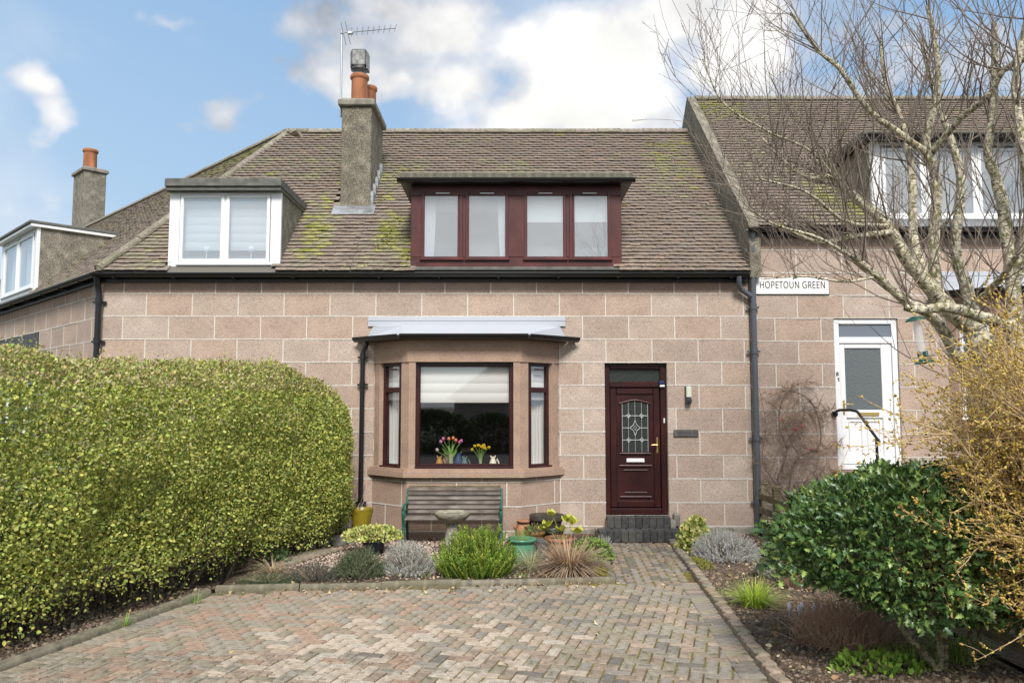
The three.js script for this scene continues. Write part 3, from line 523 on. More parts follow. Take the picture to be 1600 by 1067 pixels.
const pipe = (pts, r, collars, m, house) => part('downpipe', merge([tube(pts, r, r, 12), ...collars.map(y => cyl([pts[pts.length - 1][0], y - .045, pts[pts.length - 1][2]], [pts[pts.length - 1][0], y + .045, pts[pts.length - 1][2]], r * 1.22, r * 1.22, 12)), ...collars.map(y => box(r * 4.4, .03, .03, pts[pts.length - 1][0], y - .01, pts[pts.length - 1][2] - r * .8))]), m, house);
pipe([[3.655, 4.57, .16], [3.655, 4.48, .13], [3.655, 4.40, .085], [3.655, .05, .085]], .043, [4.3, 3.42, 2.75, 1.45, .5], slatePipe, upper);
pipe([[3.42, 3.87, .185], [3.42, 3.76, .17], [3.47, 3.68, .1], [3.56, 3.62, .09], [3.64, 3.57, .085]], .04, [], slatePipe, home);
pipe([[-2.19, 2.91, .1], [-2.19, 2.84, .1], [-2.25, 2.72, .08], [-2.25, .02, .08]], .036, [2.66, 2.25, .5], black, home);
pipe([[-6.26, 3.87, .17], [-6.27, 3.75, .12], [-6.27, 3.6, .07], [-6.27, .02, .07]], .045, [3.5, 2.9, 1.6], black, corner);
// ---- maroon front door
{
  const x0 = 1.41, x1 = 2.34, y0 = .30, y1 = 2.56, xc = (x0 + x1) / 2;
  const d = part('front_door', merge([span(x0 + .105, x1 - .105, .40, 2.20, -.17, -.12, .004)]), maroonDoor, home);
  part('door_frame', merge([span(x0, x0 + .075, y0, y1, -.2, -.07, .008), span(x1 - .085, x1, y0, y1, -.2, -.07, .008), span(x0 + .075, x1 - .085, y1 - .075, y1, -.2, -.072, .008), span(x0 + .075, x1 - .085, 2.205, 2.29, -.2, -.072, .008), span(x0 + .075, x1 - .085, y0, y0 + .09, -.2, -.068, .01)]), maroonDoor, d);
  part('door_sash', merge([span(x0 + .08, x0 + .18, .40, 2.2, -.18, -.095, .01), span(x1 - .19, x1 - .09, .40, 2.2, -.18, -.095, .01), span(x0 + .18, x1 - .19, 2.1, 2.2, -.18, -.097, .01), span(x0 + .18, x1 - .19, .40, .5, -.18, -.097, .01)]), maroonDoor, d);
  part('fanlight', autoUV(paneGeo(x0 + .07, x1 - .08, 2.285, y1 - .07, -.12)), darkRippled, d);
  const gx0 = xc - .205, gx1 = xc + .195, gy0 = 1.225, gy1 = 1.955;
  const sh = new THREE.Shape(); sh.moveTo(gx0, gy0); sh.lineTo(gx1, gy0); sh.lineTo(gx1, gy1); sh.quadraticCurveTo(xc, gy1 + .075, gx0, gy1); sh.closePath();
  part('leaded_glass', autoUV(new THREE.ExtrudeGeometry(sh, { depth: .006, bevelEnabled: false, curveSegments: 10 }).translate(0, 0, -.118)), darkRippled, d);
  const t = new Tubes(), z = -.109, gw = gx1 - gx0, gh = gy1 - gy0, cam = M([.55, .56, .56], .45, { metalness: .6 });
  for (const k of [.25, .5, .75]) { const x = gx0 + gw * k, top = gy1 + .075 * .5 * (1 - ((k - .5) * 2) ** 2); if (k === .5) { t.add([[x, gy0, z], [x, gy0 + gh * .36, z]], .004, .004, 6); t.add([[x, gy0 + gh * .64, z], [x, top, z]], .004, .004, 6); } else t.add([[x, gy0, z], [x, top, z]], .004, .004, 6); }
  for (const k of [.25, .5, .75]) { const y = gy0 + gh * k; if (k === .5) { t.add([[gx0, y, z], [xc - .065, y, z]], .004, .004, 6); t.add([[xc + .055, y, z], [gx1, y, z]], .004, .004, 6); } else t.add([[gx0, y, z], [gx1, y, z]], .004, .004, 6); }
  const dia = (cx, cy, a, b, r) => t.add(curve([[cx, cy + b, z + .003], [cx + a * .38, cy + b * .38, z + .003], [cx + a, cy, z + .003], [cx + a * .38, cy - b * .38, z + .003], [cx, cy - b, z + .003], [cx - a * .38, cy - b * .38, z + .003], [cx - a, cy, z + .003], [cx - a * .38, cy + b * .38, z + .003], [cx, cy + b, z + .003]], 32), r, r, 6);
  dia(xc - .005, gy0 + gh * .5, .072, .115, .007); dia(xc - .005, gy0 + gh * .5, .03, .04, .004);
  for (const a of [.25, .75]) for (const b of [.25, .75]) dia(gx0 + gw * a, gy0 + gh * b, .033, .04, .006);
  t.add([[gx0 + .006, gy0 + .006, z], [gx0 + .006, gy1, z]], .006, .006, 6); t.add([[gx1 - .006, gy0 + .006, z], [gx1 - .006, gy1, z]], .006, .006, 6);
  part('leading', t.build(), cam, d);
  const arch = n => curve([[gx0 - .04, gy1 + .0, -.108], [gx0 + gw * .2, gy1 + .035, -.108], [xc, gy1 + .055, -.108], [gx1 - gw * .2, gy1 + .035, -.108], [gx1 + .04, gy1 + .0, -.108]], n);
  part('moulding', merge([tube(arch(12), .016, .016, 8), tube([[gx0 - .015, gy0, -.112], [gx0 - .015, gy1, -.112]], .012), tube([[gx1 + .015, gy0, -.112], [gx1 + .015, gy1, -.112]], .012), tube([[gx0 - .035, gy0 - .02, -.11], [gx1 + .035, gy0 - .02, -.11]], .016)]), maroonDoor, d);
  part('moulding', merge([[1.02, .245, .018], [.955, .18, .012], [.62, .17, .012], [.555, .235, .018]].map(([y, w, r]) => tube([[xc - w - .005, y, -.114], [xc + w - .005, y, -.114]], r))), maroonDoor, d);
  part('letterbox', merge([box(.27, .062, .02, xc - .005, 1.10, -.112, .006), box(.24, .042, .01, xc - .005, 1.098, -.1, .003)]), whiteU, d);
  part('door_handle', merge([box(.028, .235, .014, x1 - .14, 1.33, -.088, .005), cyl([x1 - .14, 1.335, -.085], [x1 - .14, 1.335, -.04], .009), tube([[x1 - .14, 1.335, -.042], [x1 - .18, 1.337, -.04], [x1 - .235, 1.332, -.045]], .010, .008)]), brass, d);
  part('entry_keypad', merge([box(.09, .06, .06, x1 - .065, 2.27, -.05, .015)]), M([.02, .035, .11], .4), d);
  part('entry_keypad', box(.075, .04, .03, x1 - .06, 2.225, -.045, .008), M([.75, .75, .72], .5), d);
  part('bell_push', box(.022, .075, .02, x1 - .035, 1.70, -.06, .005), whiteU, d);
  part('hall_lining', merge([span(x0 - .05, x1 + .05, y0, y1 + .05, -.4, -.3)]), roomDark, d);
  // two brick-edged steps
  rnd = mulberry(51);
  const st = part('doorstep', merge([span(1.385, 2.385, -.05, .255, -.05, .29), span(1.235, 2.48, -.05, .112, -.02, .60)]), concrete, home);
  const bm = [[.085, .085, .088], [.11, .108, .105], [.07, .07, .074], [.13, .125, .115]].map(c => texd(c, T.paver, .6, .85, T.bumpFine, .004));
  for (let x = 1.385; x < 2.3; x += .1025) part('step_brick', box(.098, .155, .22, 0, 0, 0, .006), pick(bm), st, [x + .051, .232 + R(-.002, .002), .215 + R(-.003, .003)]);
  for (let x = 1.235; x < 2.4; x += .1025) part('step_brick', box(.098, .155, .22, 0, 0, 0, .006), pick(bm), st, [x + .051, .079 + R(-.002, .002), .53 + R(-.003, .003)]);
  for (let k = 0; k < 6; k++) { part('step_brick', box(.2, .05, .1, 0, 0, 0, .005), pick(bm), st, [1.335 + k * .21, .131, .36]); }
  part('stone_block', box(.09, .2, .14, 2.44, .24, .06, .02), concrete, st);
}
// ---- white door of the upper house
{
  const x0 = 4.90, x1 = 5.86, y0 = .97, y1 = 3.245, xc = (x0 + x1) / 2;
  const d = part('front_door', merge([span(x0 + .11, x1 - .11, 1.06, 2.88, -.12, -.07, .004)]), whiteU, upper);
  part('door_frame', merge([span(x0, x0 + .08, y0, y1, -.14, -.02, .006), span(x1 - .08, x1, y0, y1, -.14, -.02, .006), span(x0 + .08, x1 - .08, y1 - .08, y1, -.14, -.022, .006), span(x0 + .08, x1 - .08, 2.87, 2.965, -.14, -.022, .006), span(x0 + .08, x1 - .08, y0, 1.04, -.14, -.018, .006)]), whiteU, d);
  part('door_sash', merge([span(x0 + .085, x0 + .165, 1.05, 2.865, -.13, -.04, .008), span(x1 - .245, x1 - .085, 1.05, 2.865, -.13, -.04, .008), span(x0 + .165, x1 - .245, 2.795, 2.865, -.13, -.042, .008), span(x0 + .165, x1 - .245, 1.05, 1.15, -.13, -.042, .008), span(x0 + .165, x1 - .245, 1.74, 1.86, -.13, -.042, .008)]), whiteU, d);
  part('fanlight', paneGeo(x0 + .07, x1 - .07, 2.96, y1 - .07, -.05), M([.16, .18, .22], .06, { bumpMap: rep(T.ripple, .9), bumpScale: .001 }), d);
  part('glass_panel', paneGeo(x0 + .155, x1 - .235, 1.85, 2.8, -.062), M([.13, .145, .15], .14, { bumpMap: rep(T.ripple, .25), bumpScale: .004 }), d);
  part('moulding', merge([[x0 + .2, x0 + .41], [x0 + .48, x1 - .28]].map(([a, b]) => merge([span(a, b, 1.68, 1.70, -.07, -.052, .006), span(a, a + .02, 1.25, 1.68, -.07, -.054, .006), span(b - .02, b, 1.25, 1.68, -.07, -.054, .006)]))), whiteU, d);
  part('letterbox', box(.31, .055, .02, xc + .02, 1.80, -.035, .006), brass, d);
  part('door_handle', merge([box(.03, .22, .014, x0 + .125, 1.9, -.033, .005), tube([[x0 + .125, 1.95, -.03], [x0 + .125, 1.95, .02], [x0 + .16, 1.95, .025], [x0 + .25, 1.945, .02]], .009)]), brass, d);
  const red = texd([.42, .2, .14], T.paver, .6, .9, T.bumpFine, .004);
  const st = part('doorstep', merge([span(4.8, 6.0, .1, .955, -.05, .35, .01), span(4.8, 6.0, .1, .80, .34, .66, .01), span(4.8, 6.0, .1, .62, .65, .98, .01)]), red, upper);
  const font = await new FontLoader().loadAsync('fonts/droid/droid_sans_bold.typeface.json');
  const txt = (s, size, x, y, z, sx = 1) => { const g = new TextGeometry(s, { font, size, depth: .004, curveSegments: 5, bevelEnabled: false }); g.computeBoundingBox(); const b = g.boundingBox; g.translate(-(b.min.x + b.max.x) / 2, -(b.min.y + b.max.y) / 2, 0); g.scale(sx, 1, 1); return autoUV(g.translate(x, y, z)); };
  part('house_number', merge([txt('8', .06, x0 + .035, 2.405, -.019), txt('1', .06, x0 + .045, 2.32, -.019)]), black, d);
  // street name plate
  const font2 = await new FontLoader().loadAsync('fonts/droid/droid_sans_regular.typeface.json');
  const sg = thing('street_sign', 'white street name plate with black capital lettering fixed to the wall beside a downpipe', 'sign', [4.275, 3.745, 0]);
  part('plate', box(1.11, .255, .02, 0, 0, .02, .004), M([.84, .84, .82], .4), sg);
  part('backing_plate', box(1.135, .28, .014, 0, 0, .006, .003), black, sg);
  const g = new TextGeometry('HOPETOUN GREEN', { font: font2, size: .105, depth: .003, curveSegments: 5, bevelEnabled: false }); g.computeBoundingBox(); { const b = g.boundingBox; g.translate(-(b.min.x + b.max.x) / 2, -(b.min.y + b.max.y) / 2, 0); g.scale(.99 / (b.max.x - b.min.x), 1, 1); }
  part('lettering', autoUV(g.translate(0, .015, .0302)), M([.02, .02, .022], .5), sg);
}
// ---- small things fixed to the walls
{
  const l = thing('wall_light', 'small dark wall light with frosted panel beside the maroon door', 'wall light', [2.655, 2.09, 0]);
  part('back_plate', box(.09, .26, .03, 0, 0, .02, .008), M([.05, .055, .06], .4), l);
  part('diffuser', box(.078, .17, .05, .004, .04, .055, .012), M([.62, .66, .56], .35), l);
  part('sensor', merge([box(.085, .075, .075, 0, -.095, .06, .012), new THREE.SphereGeometry(.014, 10, 8).translate(0, -.09, .1)].map(autoUV)), M([.035, .04, .05], .35), l);
  const p = thing('name_plaque', 'grey slate house plaque with worn lettering under the wall light', 'plaque', [2.615, 1.515, 0]);
  part('slab', box(.37, .105, .03, 0, 0, .012, .008), texd([.27, .28, .30], T.rough, .25, .8, T.bumpFine, .004), p);
  rnd = mulberry(61); const t = []; for (let k = 0; k < 9; k++) { const x = -.115 + k * .0285; t.push(box(.006, .038 + R(-.006, .006), .003, x, 0, .0285)); t.push(box(.017, .007, .003, x + .008, R(-.016, .016), .0285)); }
  part('worn_lettering', merge(t), M([.06, .065, .075], .7), p);
  const a = thing('tv_aerial', 'thin metal television aerial on a mast strapped to the chimney', 'aerial', [-3.02, 7.05, -1.62]);
  part('mast', tube([[0, -.05, 0], [-.01, 1.52, 0]], .018), steel, a);
  const t2 = new Tubes(), A = V3(-.02, 1.47, .02), B = V3(1.0, 1.4, .35); t2.add([A, B], .009, .008, 6);
  part('boom', t2.build(), steel, a);
  for (let k = 0; k < 9; k++) { const c = A.clone().lerp(B, .2 + k * .1), h = .06 - k * .002; part('element', tube([[c.x - .03, c.y - .02, c.z - h * 2], [c.x + .03, c.y + .03, c.z + h * 2]], .0045, .0045, 5), steel, a); }
  part('reflector', merge([tube([[.05, 1.30, -.1], [.0, 1.62, .12]], .006, .006, 5), tube([[.12, 1.34, -.15], [.09, 1.60, .2]], .006, .006, 5), box(.1, .05, .06, .16, 1.45, .07, .01)]), steel, a);
}

// ---------------------------------------------------------------- drive, path, kerbs and beds
const AL = 15.4 * RAD, DO = [-3.05, 3.80], E1 = [Math.cos(AL), Math.sin(AL)], E2 = [-Math.sin(AL), Math.cos(AL)];
const dw = (a, b) => [DO[0] + a * E1[0] + b * E2[0], DO[1] + a * E1[1] + b * E2[1]];
const frontZ = x => 3.70 - .118 * (x + 3.09), rightX = z => 2.225 - .0715 * (z - .36), pathL = z => 1.30 - .064 * (z - .4);
const paveTones = { red: [.31, .22, .165], red2: [.29, .21, .16], brown: [.27, .215, .165], grey: [.265, .24, .195], grey2: [.22, .20, .17], buff: [.33, .265, .205], pale: [.39, .335, .27], pale2: [.37, .335, .28], pale3: [.41, .345, .28], dark: [.17, .155, .135], olive: [.235, .21, .155] };  // the pale tones carry the bright patch of light on the drive
const paveMats = Object.fromEntries(Object.entries(paveTones).map(([k, c]) => [k, texd([c[0] * 1.68, c[1] * 1.62, c[2] * 1.62], T.paver, .55, .9, T.bumpFine, .004)])), paveAny = texd([1.68, 1.62, 1.62], T.paver, .55, .9, T.bumpFine, .004);
const paverGeo = autoUV(chamfer(.189, .05, .089, .005));
const jointM = texd([.72, .66, .42], T.joint, .9, 1, T.bumpFine, .006);
const drive = struct('driveway', prism([[-3.12, 3.75], [-2.0, frontZ(-2)], [1.15, frontZ(1.15)], [2.2, 3.1], [rightX(9.6), 9.6], [-4.8, 9.6]], -.06, -.0135), jointM);
rnd = mulberry(71);
{
  const all = [];
  const add = (x, z, turn, tone, y = 0) => all.push({ x, z, turn: turn, tone, y: y + R(-.0045, .0025) - (R() < .03 ? .004 : 0), tx: R(-.016, .016), tz: R(-.011, .011) });
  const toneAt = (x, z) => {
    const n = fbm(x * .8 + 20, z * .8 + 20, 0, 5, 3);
    const p = smooth(1.25, .5, Math.hypot((x + .75 - (z - 5.5) * -.1) / 1.25, (z - 6.0) / 1.35) + (n - .5) * .9);  // patch of sunlight on the drive, put into the paver colours
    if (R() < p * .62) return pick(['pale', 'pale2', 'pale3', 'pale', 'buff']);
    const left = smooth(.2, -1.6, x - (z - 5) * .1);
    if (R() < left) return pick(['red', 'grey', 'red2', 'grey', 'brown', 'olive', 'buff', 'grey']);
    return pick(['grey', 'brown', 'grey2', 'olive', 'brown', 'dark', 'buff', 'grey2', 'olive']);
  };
  for (let i = -6; i < 80; i++) for (let j = -40; j < 75; j++) {
    const k = (((i - j) % 4) + 4) % 4; let a, b, t;
    if (k === 0) { a = .2 + i * .1 + .1; b = j * .1 + .05; t = 0; } else if (k === 3) { a = .2 + i * .1 + .05; b = j * .1 + .1; t = 1; } else continue;
    const [x, z] = dw(a, b); if (a < .2 || z > 9.5 || z < frontZ(x) + .03 || x > rightX(z) - .17) continue;
    if (x > 1.1 && z < 3.28) continue;
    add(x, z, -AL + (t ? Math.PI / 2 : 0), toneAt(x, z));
  }
  for (let b = .0; b < 6.2; b += .1) { const [x, z] = dw(.1, b + .05); if (z > 9.5) break; add(x, z, -AL, pick(['grey', 'olive', 'grey', 'grey2', 'brown']), .003); }
  const rk = Math.atan(.0715);
  for (let z = 3.25; z < 9.5; z += .1) add(rightX(z) - .1, z, rk, pick(['grey2', 'olive', 'dark', 'grey2', 'olive', 'brown']), .003);
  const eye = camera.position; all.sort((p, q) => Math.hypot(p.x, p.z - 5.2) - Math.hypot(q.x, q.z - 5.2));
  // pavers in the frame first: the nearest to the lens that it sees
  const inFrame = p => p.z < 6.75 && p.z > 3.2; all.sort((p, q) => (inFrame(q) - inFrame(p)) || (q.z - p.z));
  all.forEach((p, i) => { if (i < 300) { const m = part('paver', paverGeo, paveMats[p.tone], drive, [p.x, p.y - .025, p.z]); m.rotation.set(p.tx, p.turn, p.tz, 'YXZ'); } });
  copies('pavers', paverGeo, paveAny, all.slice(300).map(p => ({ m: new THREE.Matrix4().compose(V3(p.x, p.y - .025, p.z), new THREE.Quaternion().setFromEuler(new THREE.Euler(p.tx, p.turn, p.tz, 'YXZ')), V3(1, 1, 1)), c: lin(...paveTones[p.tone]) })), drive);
  // path to the door
  const path = struct('path', prism([[pathL(.3) - .06, .3], [rightX(.3) + .1, .3], [rightX(3.3), 3.28], [pathL(3.2) - .06, 3.18]], -.06, -.010), jointM);
  const pl = [];
  for (let c = 0; c < 13; c++) for (let r = 0; r < 16; r++) {
    const z = .52 + r * .2 + (c & 1) * .1, x = pathL(z) + .07 + c * .1; if (x > rightX(z) - .035 || z > 3.3 - .118 * 0 || z < .45) continue;
    pl.push([x, z]);
  }
  for (const [x, z] of pl) { const m = part('paver', paverGeo, paveMats[pick(['grey2', 'dark', 'brown', 'grey2', 'brown', 'dark', 'olive'])], path, [x, -.028 + R(-.003, .002), z]); m.rotation.set(R(-.006, .006), Math.PI / 2 + .067, R(-.006, .006), 'YXZ'); }
}
// kerbs
rnd = mulberry(72);
const edgeProfile = (w, h) => { const s = new THREE.Shape(); s.moveTo(-w / 2, -.08); s.lineTo(w / 2, -.08); s.lineTo(w / 2, h - w / 2); s.absarc(0, h - w / 2, w / 2, 0, Math.PI, false); s.lineTo(-w / 2, -.08); return s; };
const edgeGeo = L => { const g = new THREE.ExtrudeGeometry(edgeProfile(.08, .058), { depth: L, bevelEnabled: true, bevelSize: .006, bevelThickness: .006, bevelSegments: 1, curveSegments: 6 }); g.rotateY(Math.PI / 2).translate(-L / 2, 0, 0); return autoUV(g); };
const edgeMats = [[.42, .38, .29], [.45, .41, .33], [.39, .36, .26]].map(c => texd(c, T.blotch, .3, .95, T.bumpFine, .008));
function kerbRun(parent, a, b, L = .9) {
  const d = [b[0] - a[0], b[1] - a[1]], len = Math.hypot(...d), n = Math.max(1, Math.round(len / L)), g = edgeGeo(len / n - .016);
  for (let i = 0; i < n; i++) { const t = (i + .5) / n, m = part('edging_stone', g, pick(edgeMats), parent, [a[0] + d[0] * t + R(-.006, .006), R(-.008, .006), a[1] + d[1] * t + R(-.006, .006)]); m.rotation.set(R(-.02, .02), Math.atan2(-d[1], d[0]) + R(-.008, .008), R(-.008, .008), 'YXZ'); }
}
const k0 = struct('kerb', prism([dw(-.09, -.05), dw(-.01, -.05), dw(-.01, 6.2), dw(-.09, 6.2)], -.08, -.02), concreteMossy);
kerbRun(k0, dw(-.05, 0), dw(-.05, 6.2));
const k1 = struct('kerb_001', prism([[-3.1, 3.62], [1.1, 3.12], [1.1, 3.2], [-3.1, 3.7]], -.08, -.02), concreteMossy);
kerbRun(k1, [-3.06, frontZ(-3.06) - .04], [1.12, frontZ(1.12) - .04]);
kerbRun(k1, [pathL(3.1) - .03, 3.1], [pathL(.75) - .03, .75], .6);
{
  const k2 = struct('kerb_002', prism([[rightX(.4) + .0, .4], [rightX(.4) + .1, .4], [rightX(9.5) + .1, 9.5], [rightX(9.5), 9.5]], -.08, -.01), jointM), g = autoUV(chamfer(.195, .14, .095, .01));
  for (let z = .75; z < 9.5; z += .204) { const m = part('kerb_brick', g, paveMats[z < 2.6 ? pick(['olive', 'grey', 'dark']) : pick(['buff', 'brown', 'red2', 'olive', 'buff'])], k2, [rightX(z) + .05 + R(-.006, .006), -.01 + R(-.006, .006), z]); m.rotation.set(R(-.03, .03), Math.PI / 2 + .0715 + R(-.03, .03), R(-.02, .02), 'YXZ'); }
}
const BED = .03;
struct('flower_bed', prism([[-3.04, 3.64], [1.08, 3.14], [pathL(.5) - .05, .5], [1.2, -.01], [-3.6, -.01]], -.06, BED), soilM);
struct('flower_bed_001', prism([[rightX(.1) + .1, .0], [3.62, .0], [3.62, 9.5], [rightX(9.5) + .1, 9.5]], -.06, BED), soilM);
struct('flower_bed_002', prism([[-3.3, .0], [-3.12, 3.68], dw(-.09, 6.2), [-9, 9.8], [-9, .0]], -.06, BED - .01), soilM);
{ // neighbour's garden: slopes down from the wall
  const g = new THREE.PlaneGeometry(8, 10, 24, 30).rotateX(-Math.PI / 2).translate(7.68, 0, 5), p = g.attributes.position;
  for (let i = 0; i < p.count; i++) p.setY(i, .03 + .3 * smooth(4.5, 1, p.getZ(i)) * smooth(3.65, 4.2, p.getX(i)) + .03 * (fbm(p.getX(i) * 2, p.getZ(i) * 2, 0, 3, 3) - .5));
  g.computeVertexNormals(); struct('garden', autoUV(g), soilM);
}
// loose stuff on the ground
rnd = mulberry(73);
const pebbleGeo = (() => { const g = new THREE.IcosahedronGeometry(1, 0); const p = g.attributes.position; for (let i = 0; i < p.count; i++) { const k = .8 + .4 * hash2(Math.round(p.getX(i) * 99), Math.round(p.getY(i) * 99), Math.round(p.getZ(i) * 99)); p.setXYZ(i, p.getX(i) * k, p.getY(i) * k * .6, p.getZ(i) * k); } g.computeVertexNormals(); return g; })();
{
  const it = [], c = [[.50, .36, .29], [.44, .33, .28], [.55, .46, .38], [.36, .29, .25]];
  for (let k = 0; k < 9000; k++) {
    const x = R(-2.9, .6), z = R(.35, 3.2), f = blob(x, z, -2.2, 2.2, .55, .55) + blob(x, z, -1.0, 1.3, 1.1, .7) + blob(x, z, -1.5, 2.0, .7, .5) + .1;
    if (R() > f) continue; it.push({ m: new THREE.Matrix4().compose(V3(x, BED + .004, z), new THREE.Quaternion().setFromEuler(new THREE.Euler(R(6), R(6), R(6))), V3(1, 1, 1).multiplyScalar(R(.007, .017))), c: vary(pick(c), .2, .05) });
  }
  copies('gravel', pebbleGeo, M([1, 1, 1], .95), it, scene, { label: 'pinkish gravel spread round the bench and bird bath', category: 'gravel' });
  const cl = [], cc = [[.12, .085, .06], [.17, .125, .09], [.09, .065, .048], [.21, .165, .12]];
  for (let k = 0; k < 26000; k++) {
    let x, z; const w = R();
    if (w < .55) { z = R(.4, 8.2); x = R(rightX(z) + .12, 3.6); } else if (w < .78) { const b = R(-.2, 6), a = R(-.1, -1.1); [x, z] = dw(a, b); } else { x = R(-3, 1.05); z = R(.5, frontZ(x) - .1); }
    cl.push({ m: new THREE.Matrix4().compose(V3(x, BED - .004, z), new THREE.Quaternion().setFromEuler(new THREE.Euler(R(6), R(6), R(6))), V3(R(.8, 1.6), 1, R(.8, 1.3)).multiplyScalar(R(.006, R() < .1 ? .034 : .018))), c: vary(pick(cc), .25, .05) });
  }
  copies('soil_crumbs', pebbleGeo, M([1, 1, 1], 1), cl, scene, { label: 'dark crumbs of soil covering the planting beds', category: 'soil' });
}
// leaf shapes: y along the leaf, z its upper side
function leafShape(outline, fold = .18, bend = .12) {             // outline: half widths [[y, w], ...], mirrored and folded along the rib
  const P = [], I = [], n = outline.length; outline.forEach(([y, w]) => { const zc = -bend * y * y; P.push(-w, y, zc + w * fold, 0, y, zc, w, y, zc + w * fold); });
  for (let k = 0; k < n - 1; k++) { const a = k * 3; I.push(a, a + 1, a + 4, a, a + 4, a + 3, a + 1, a + 2, a + 5, a + 1, a + 5, a + 4); }
  const g = new THREE.BufferGeometry(); g.setAttribute('position', new THREE.Float32BufferAttribute(P, 3)); g.setAttribute('uv', new THREE.Float32BufferAttribute(P.flatMap((v, i) => i % 3 === 2 ? [] : [v]), 2)); g.setIndex(I); g.computeVertexNormals(); return g;
}
const ovate = leafShape([[0, .03], [.3, .3], [.62, .3], [1, .01]]), ovateWide = leafShape([[0, .04], [.2, .28], [.45, .42], [.72, .34], [1, .02]]), deadLeaf = leafShape([[0, .03], [.4, .34], [.8, .22], [1, .02]], .5, .5);
const hollyLeaf = leafShape([[0, .04], [.1, .15], [.2, .34], [.3, .18], [.45, .20], [.53, .38], [.62, .2], [.75, .16], [.82, .26], [.88, .1], [1.06, .005]], .55, .25);
{
  const it = [], c = [[.36, .25, .13], [.28, .17, .09], [.45, .34, .2], [.5, .43, .25]];
  for (let k = 0; k < 1500; k++) {
    let x, z, y = BED + .012; const w = R();
    if (w < .4) { z = R(.6, 8); x = R(rightX(z) + .15, 3.5); } else if (w < .66) { [x, z] = dw(R(-.12, -1.0), R(-.2, 5.5)); } else if (w < .8) { x = R(-3, 1); z = R(1, frontZ(x) - .1); } else if (w < .9) { x = R(-3, 1.2); z = frontZ(x) + Math.abs(R(0, .5) * R()); y = .008; } else { z = R(.6, 6.5); x = R(pathL(z), rightX(z)); y = .008; if (z > 3) x = R(-3, rightX(z) - .1); if (R() < .5) continue; }
    it.push({ m: orient(V3(x, y + R(.006), z), V3(R(-1, 1), R(-.15, .3), R(-1, 1)).normalize(), R(.02, .05)), c: vary(pick(c), .25, .05) });
  }
  copies('leaf_litter', deadLeaf, M([1, 1, 1], .9, { side: THREE.DoubleSide }), it, scene, { label: 'dry brown fallen leaves scattered over beds and paving', category: 'leaf litter' });
}

// ---------------------------------------------------------------- things behind the window glass
rnd = mulberry(81);
function pleats(w, h, amp, n, sweep = 0) {                         // hanging cloth with vertical folds; sweep draws the bottom aside
  const g = new THREE.PlaneGeometry(w, h, n * 6, 10), p = g.attributes.position;
  for (let i = 0; i < p.count; i++) { const u = p.getX(i) / w + .5, v = p.getY(i) / h + .5; p.setXYZ(i, p.getX(i) * (1 - .0 * v) + sweep * (1 - v) * (1 - v) * (.5 - 0 * u), p.getY(i), Math.sin(u * n * 6.283 + v) * amp * (.6 + .4 * v)); } g.computeVertexNormals(); return g;
}
function blind(w, h, folds) { const P = []; for (let k = 0; k <= folds * 4; k++) { const t = k / (folds * 4); P.push([Math.abs(Math.sin(t * folds * Math.PI)) * .009, -t * h]); } const s = new THREE.Shape([...P.map(p => new THREE.Vector2(...p)), ...P.reverse().map(p => new THREE.Vector2(p[0] - .006, p[1]))]); const g = new THREE.ExtrudeGeometry(s, { depth: w, bevelEnabled: false }); g.rotateY(-Math.PI / 2).translate(w / 2, 0, 0); return autoUV(g); }
single('roman_blind', blind(1.34, .56, 4), cloth, 'white pleated blind half lowered in the big bay pane', 'blind', [-.69, 2.53, .33]);
single('roman_blind', blind(.5, .52, 4), cloth, 'narrow white blind in the left side light of the maroon bay', 'blind', [-1.74, 2.53, .12], -.72);
single('roman_blind', blind(.5, .52, 4), cloth, 'narrow white blind in the right side light of the maroon bay', 'blind', [.36, 2.53, .12], .72);
single('curtain', pleats(.22, 1.5, .02, 4), cloth, 'pale drape hanging at the left end of the bay', 'curtain', [-1.76, 1.79, -.02], -.5);
single('curtain', pleats(.22, 1.5, .02, 4), cloth, 'pale drape hanging at the right end of the bay', 'curtain', [.38, 1.79, -.02], .5);
single('curtain', pleats(.17, 1.02, .018, 4, -.06), netCurtain, 'white curtain at the left edge of the maroon dormer', 'curtain', [-1.27, 4.66, -.13]);
single('curtain', pleats(.15, 1.02, .018, 4, .07), netCurtain, 'white curtain beside the wide central post of the maroon dormer', 'curtain', [-.145, 4.66, -.13]);
single('roller_blind', box(.6, .42, .006), cloth, 'roller blind behind the third pane of the maroon dormer', 'blind', [.51, 4.97, -.12]);
single('roller_blind', box(.6, .41, .006), cloth, 'roller blind behind the rightmost pane of the maroon dormer', 'blind', [1.2, 4.97, -.12]);
for (const [x, s] of [[-4.77, 'left'], [-4.06, 'right']]) single('roller_blind', blind(.62, .78, 6), cloth, `pale folded blind in the ${s} pane of the front white dormer`, 'blind', [x, 5.1, -.13]);
for (const [x, s] of [[-4.72, 'left'], [-4.03, 'right']]) { const l = thing('window_lamp', `small globe lamp on the sill in the ${s} pane of the front white dormer`, 'lamp', [x, 4.1, -.09]); part('stem', tube([[0, 0, 0], [0, .2, 0]], .008), whiteU, l); part('globe', new THREE.SphereGeometry(.05, 16, 12).translate(0, .23, 0), M([.8, .84, .86], .2), l); part('foot', lathe([[.04, 0], [.035, .012], [0, .016]], 14), whiteU, l); }
for (const [x, k] of [[-5.52, 'left'], [-4.46, 'right']]) { const m = single('roller_blind', box(.96, .95, .006), cloth, `plain blind in the ${k} pane of the far-left side dormer`, 'blind'); const c = Math.cos(45 * RAD); m.position.set(WX + c * x + c * .13, 4.68, c * x - c * .13); m.rotation.y = -45 * RAD; }
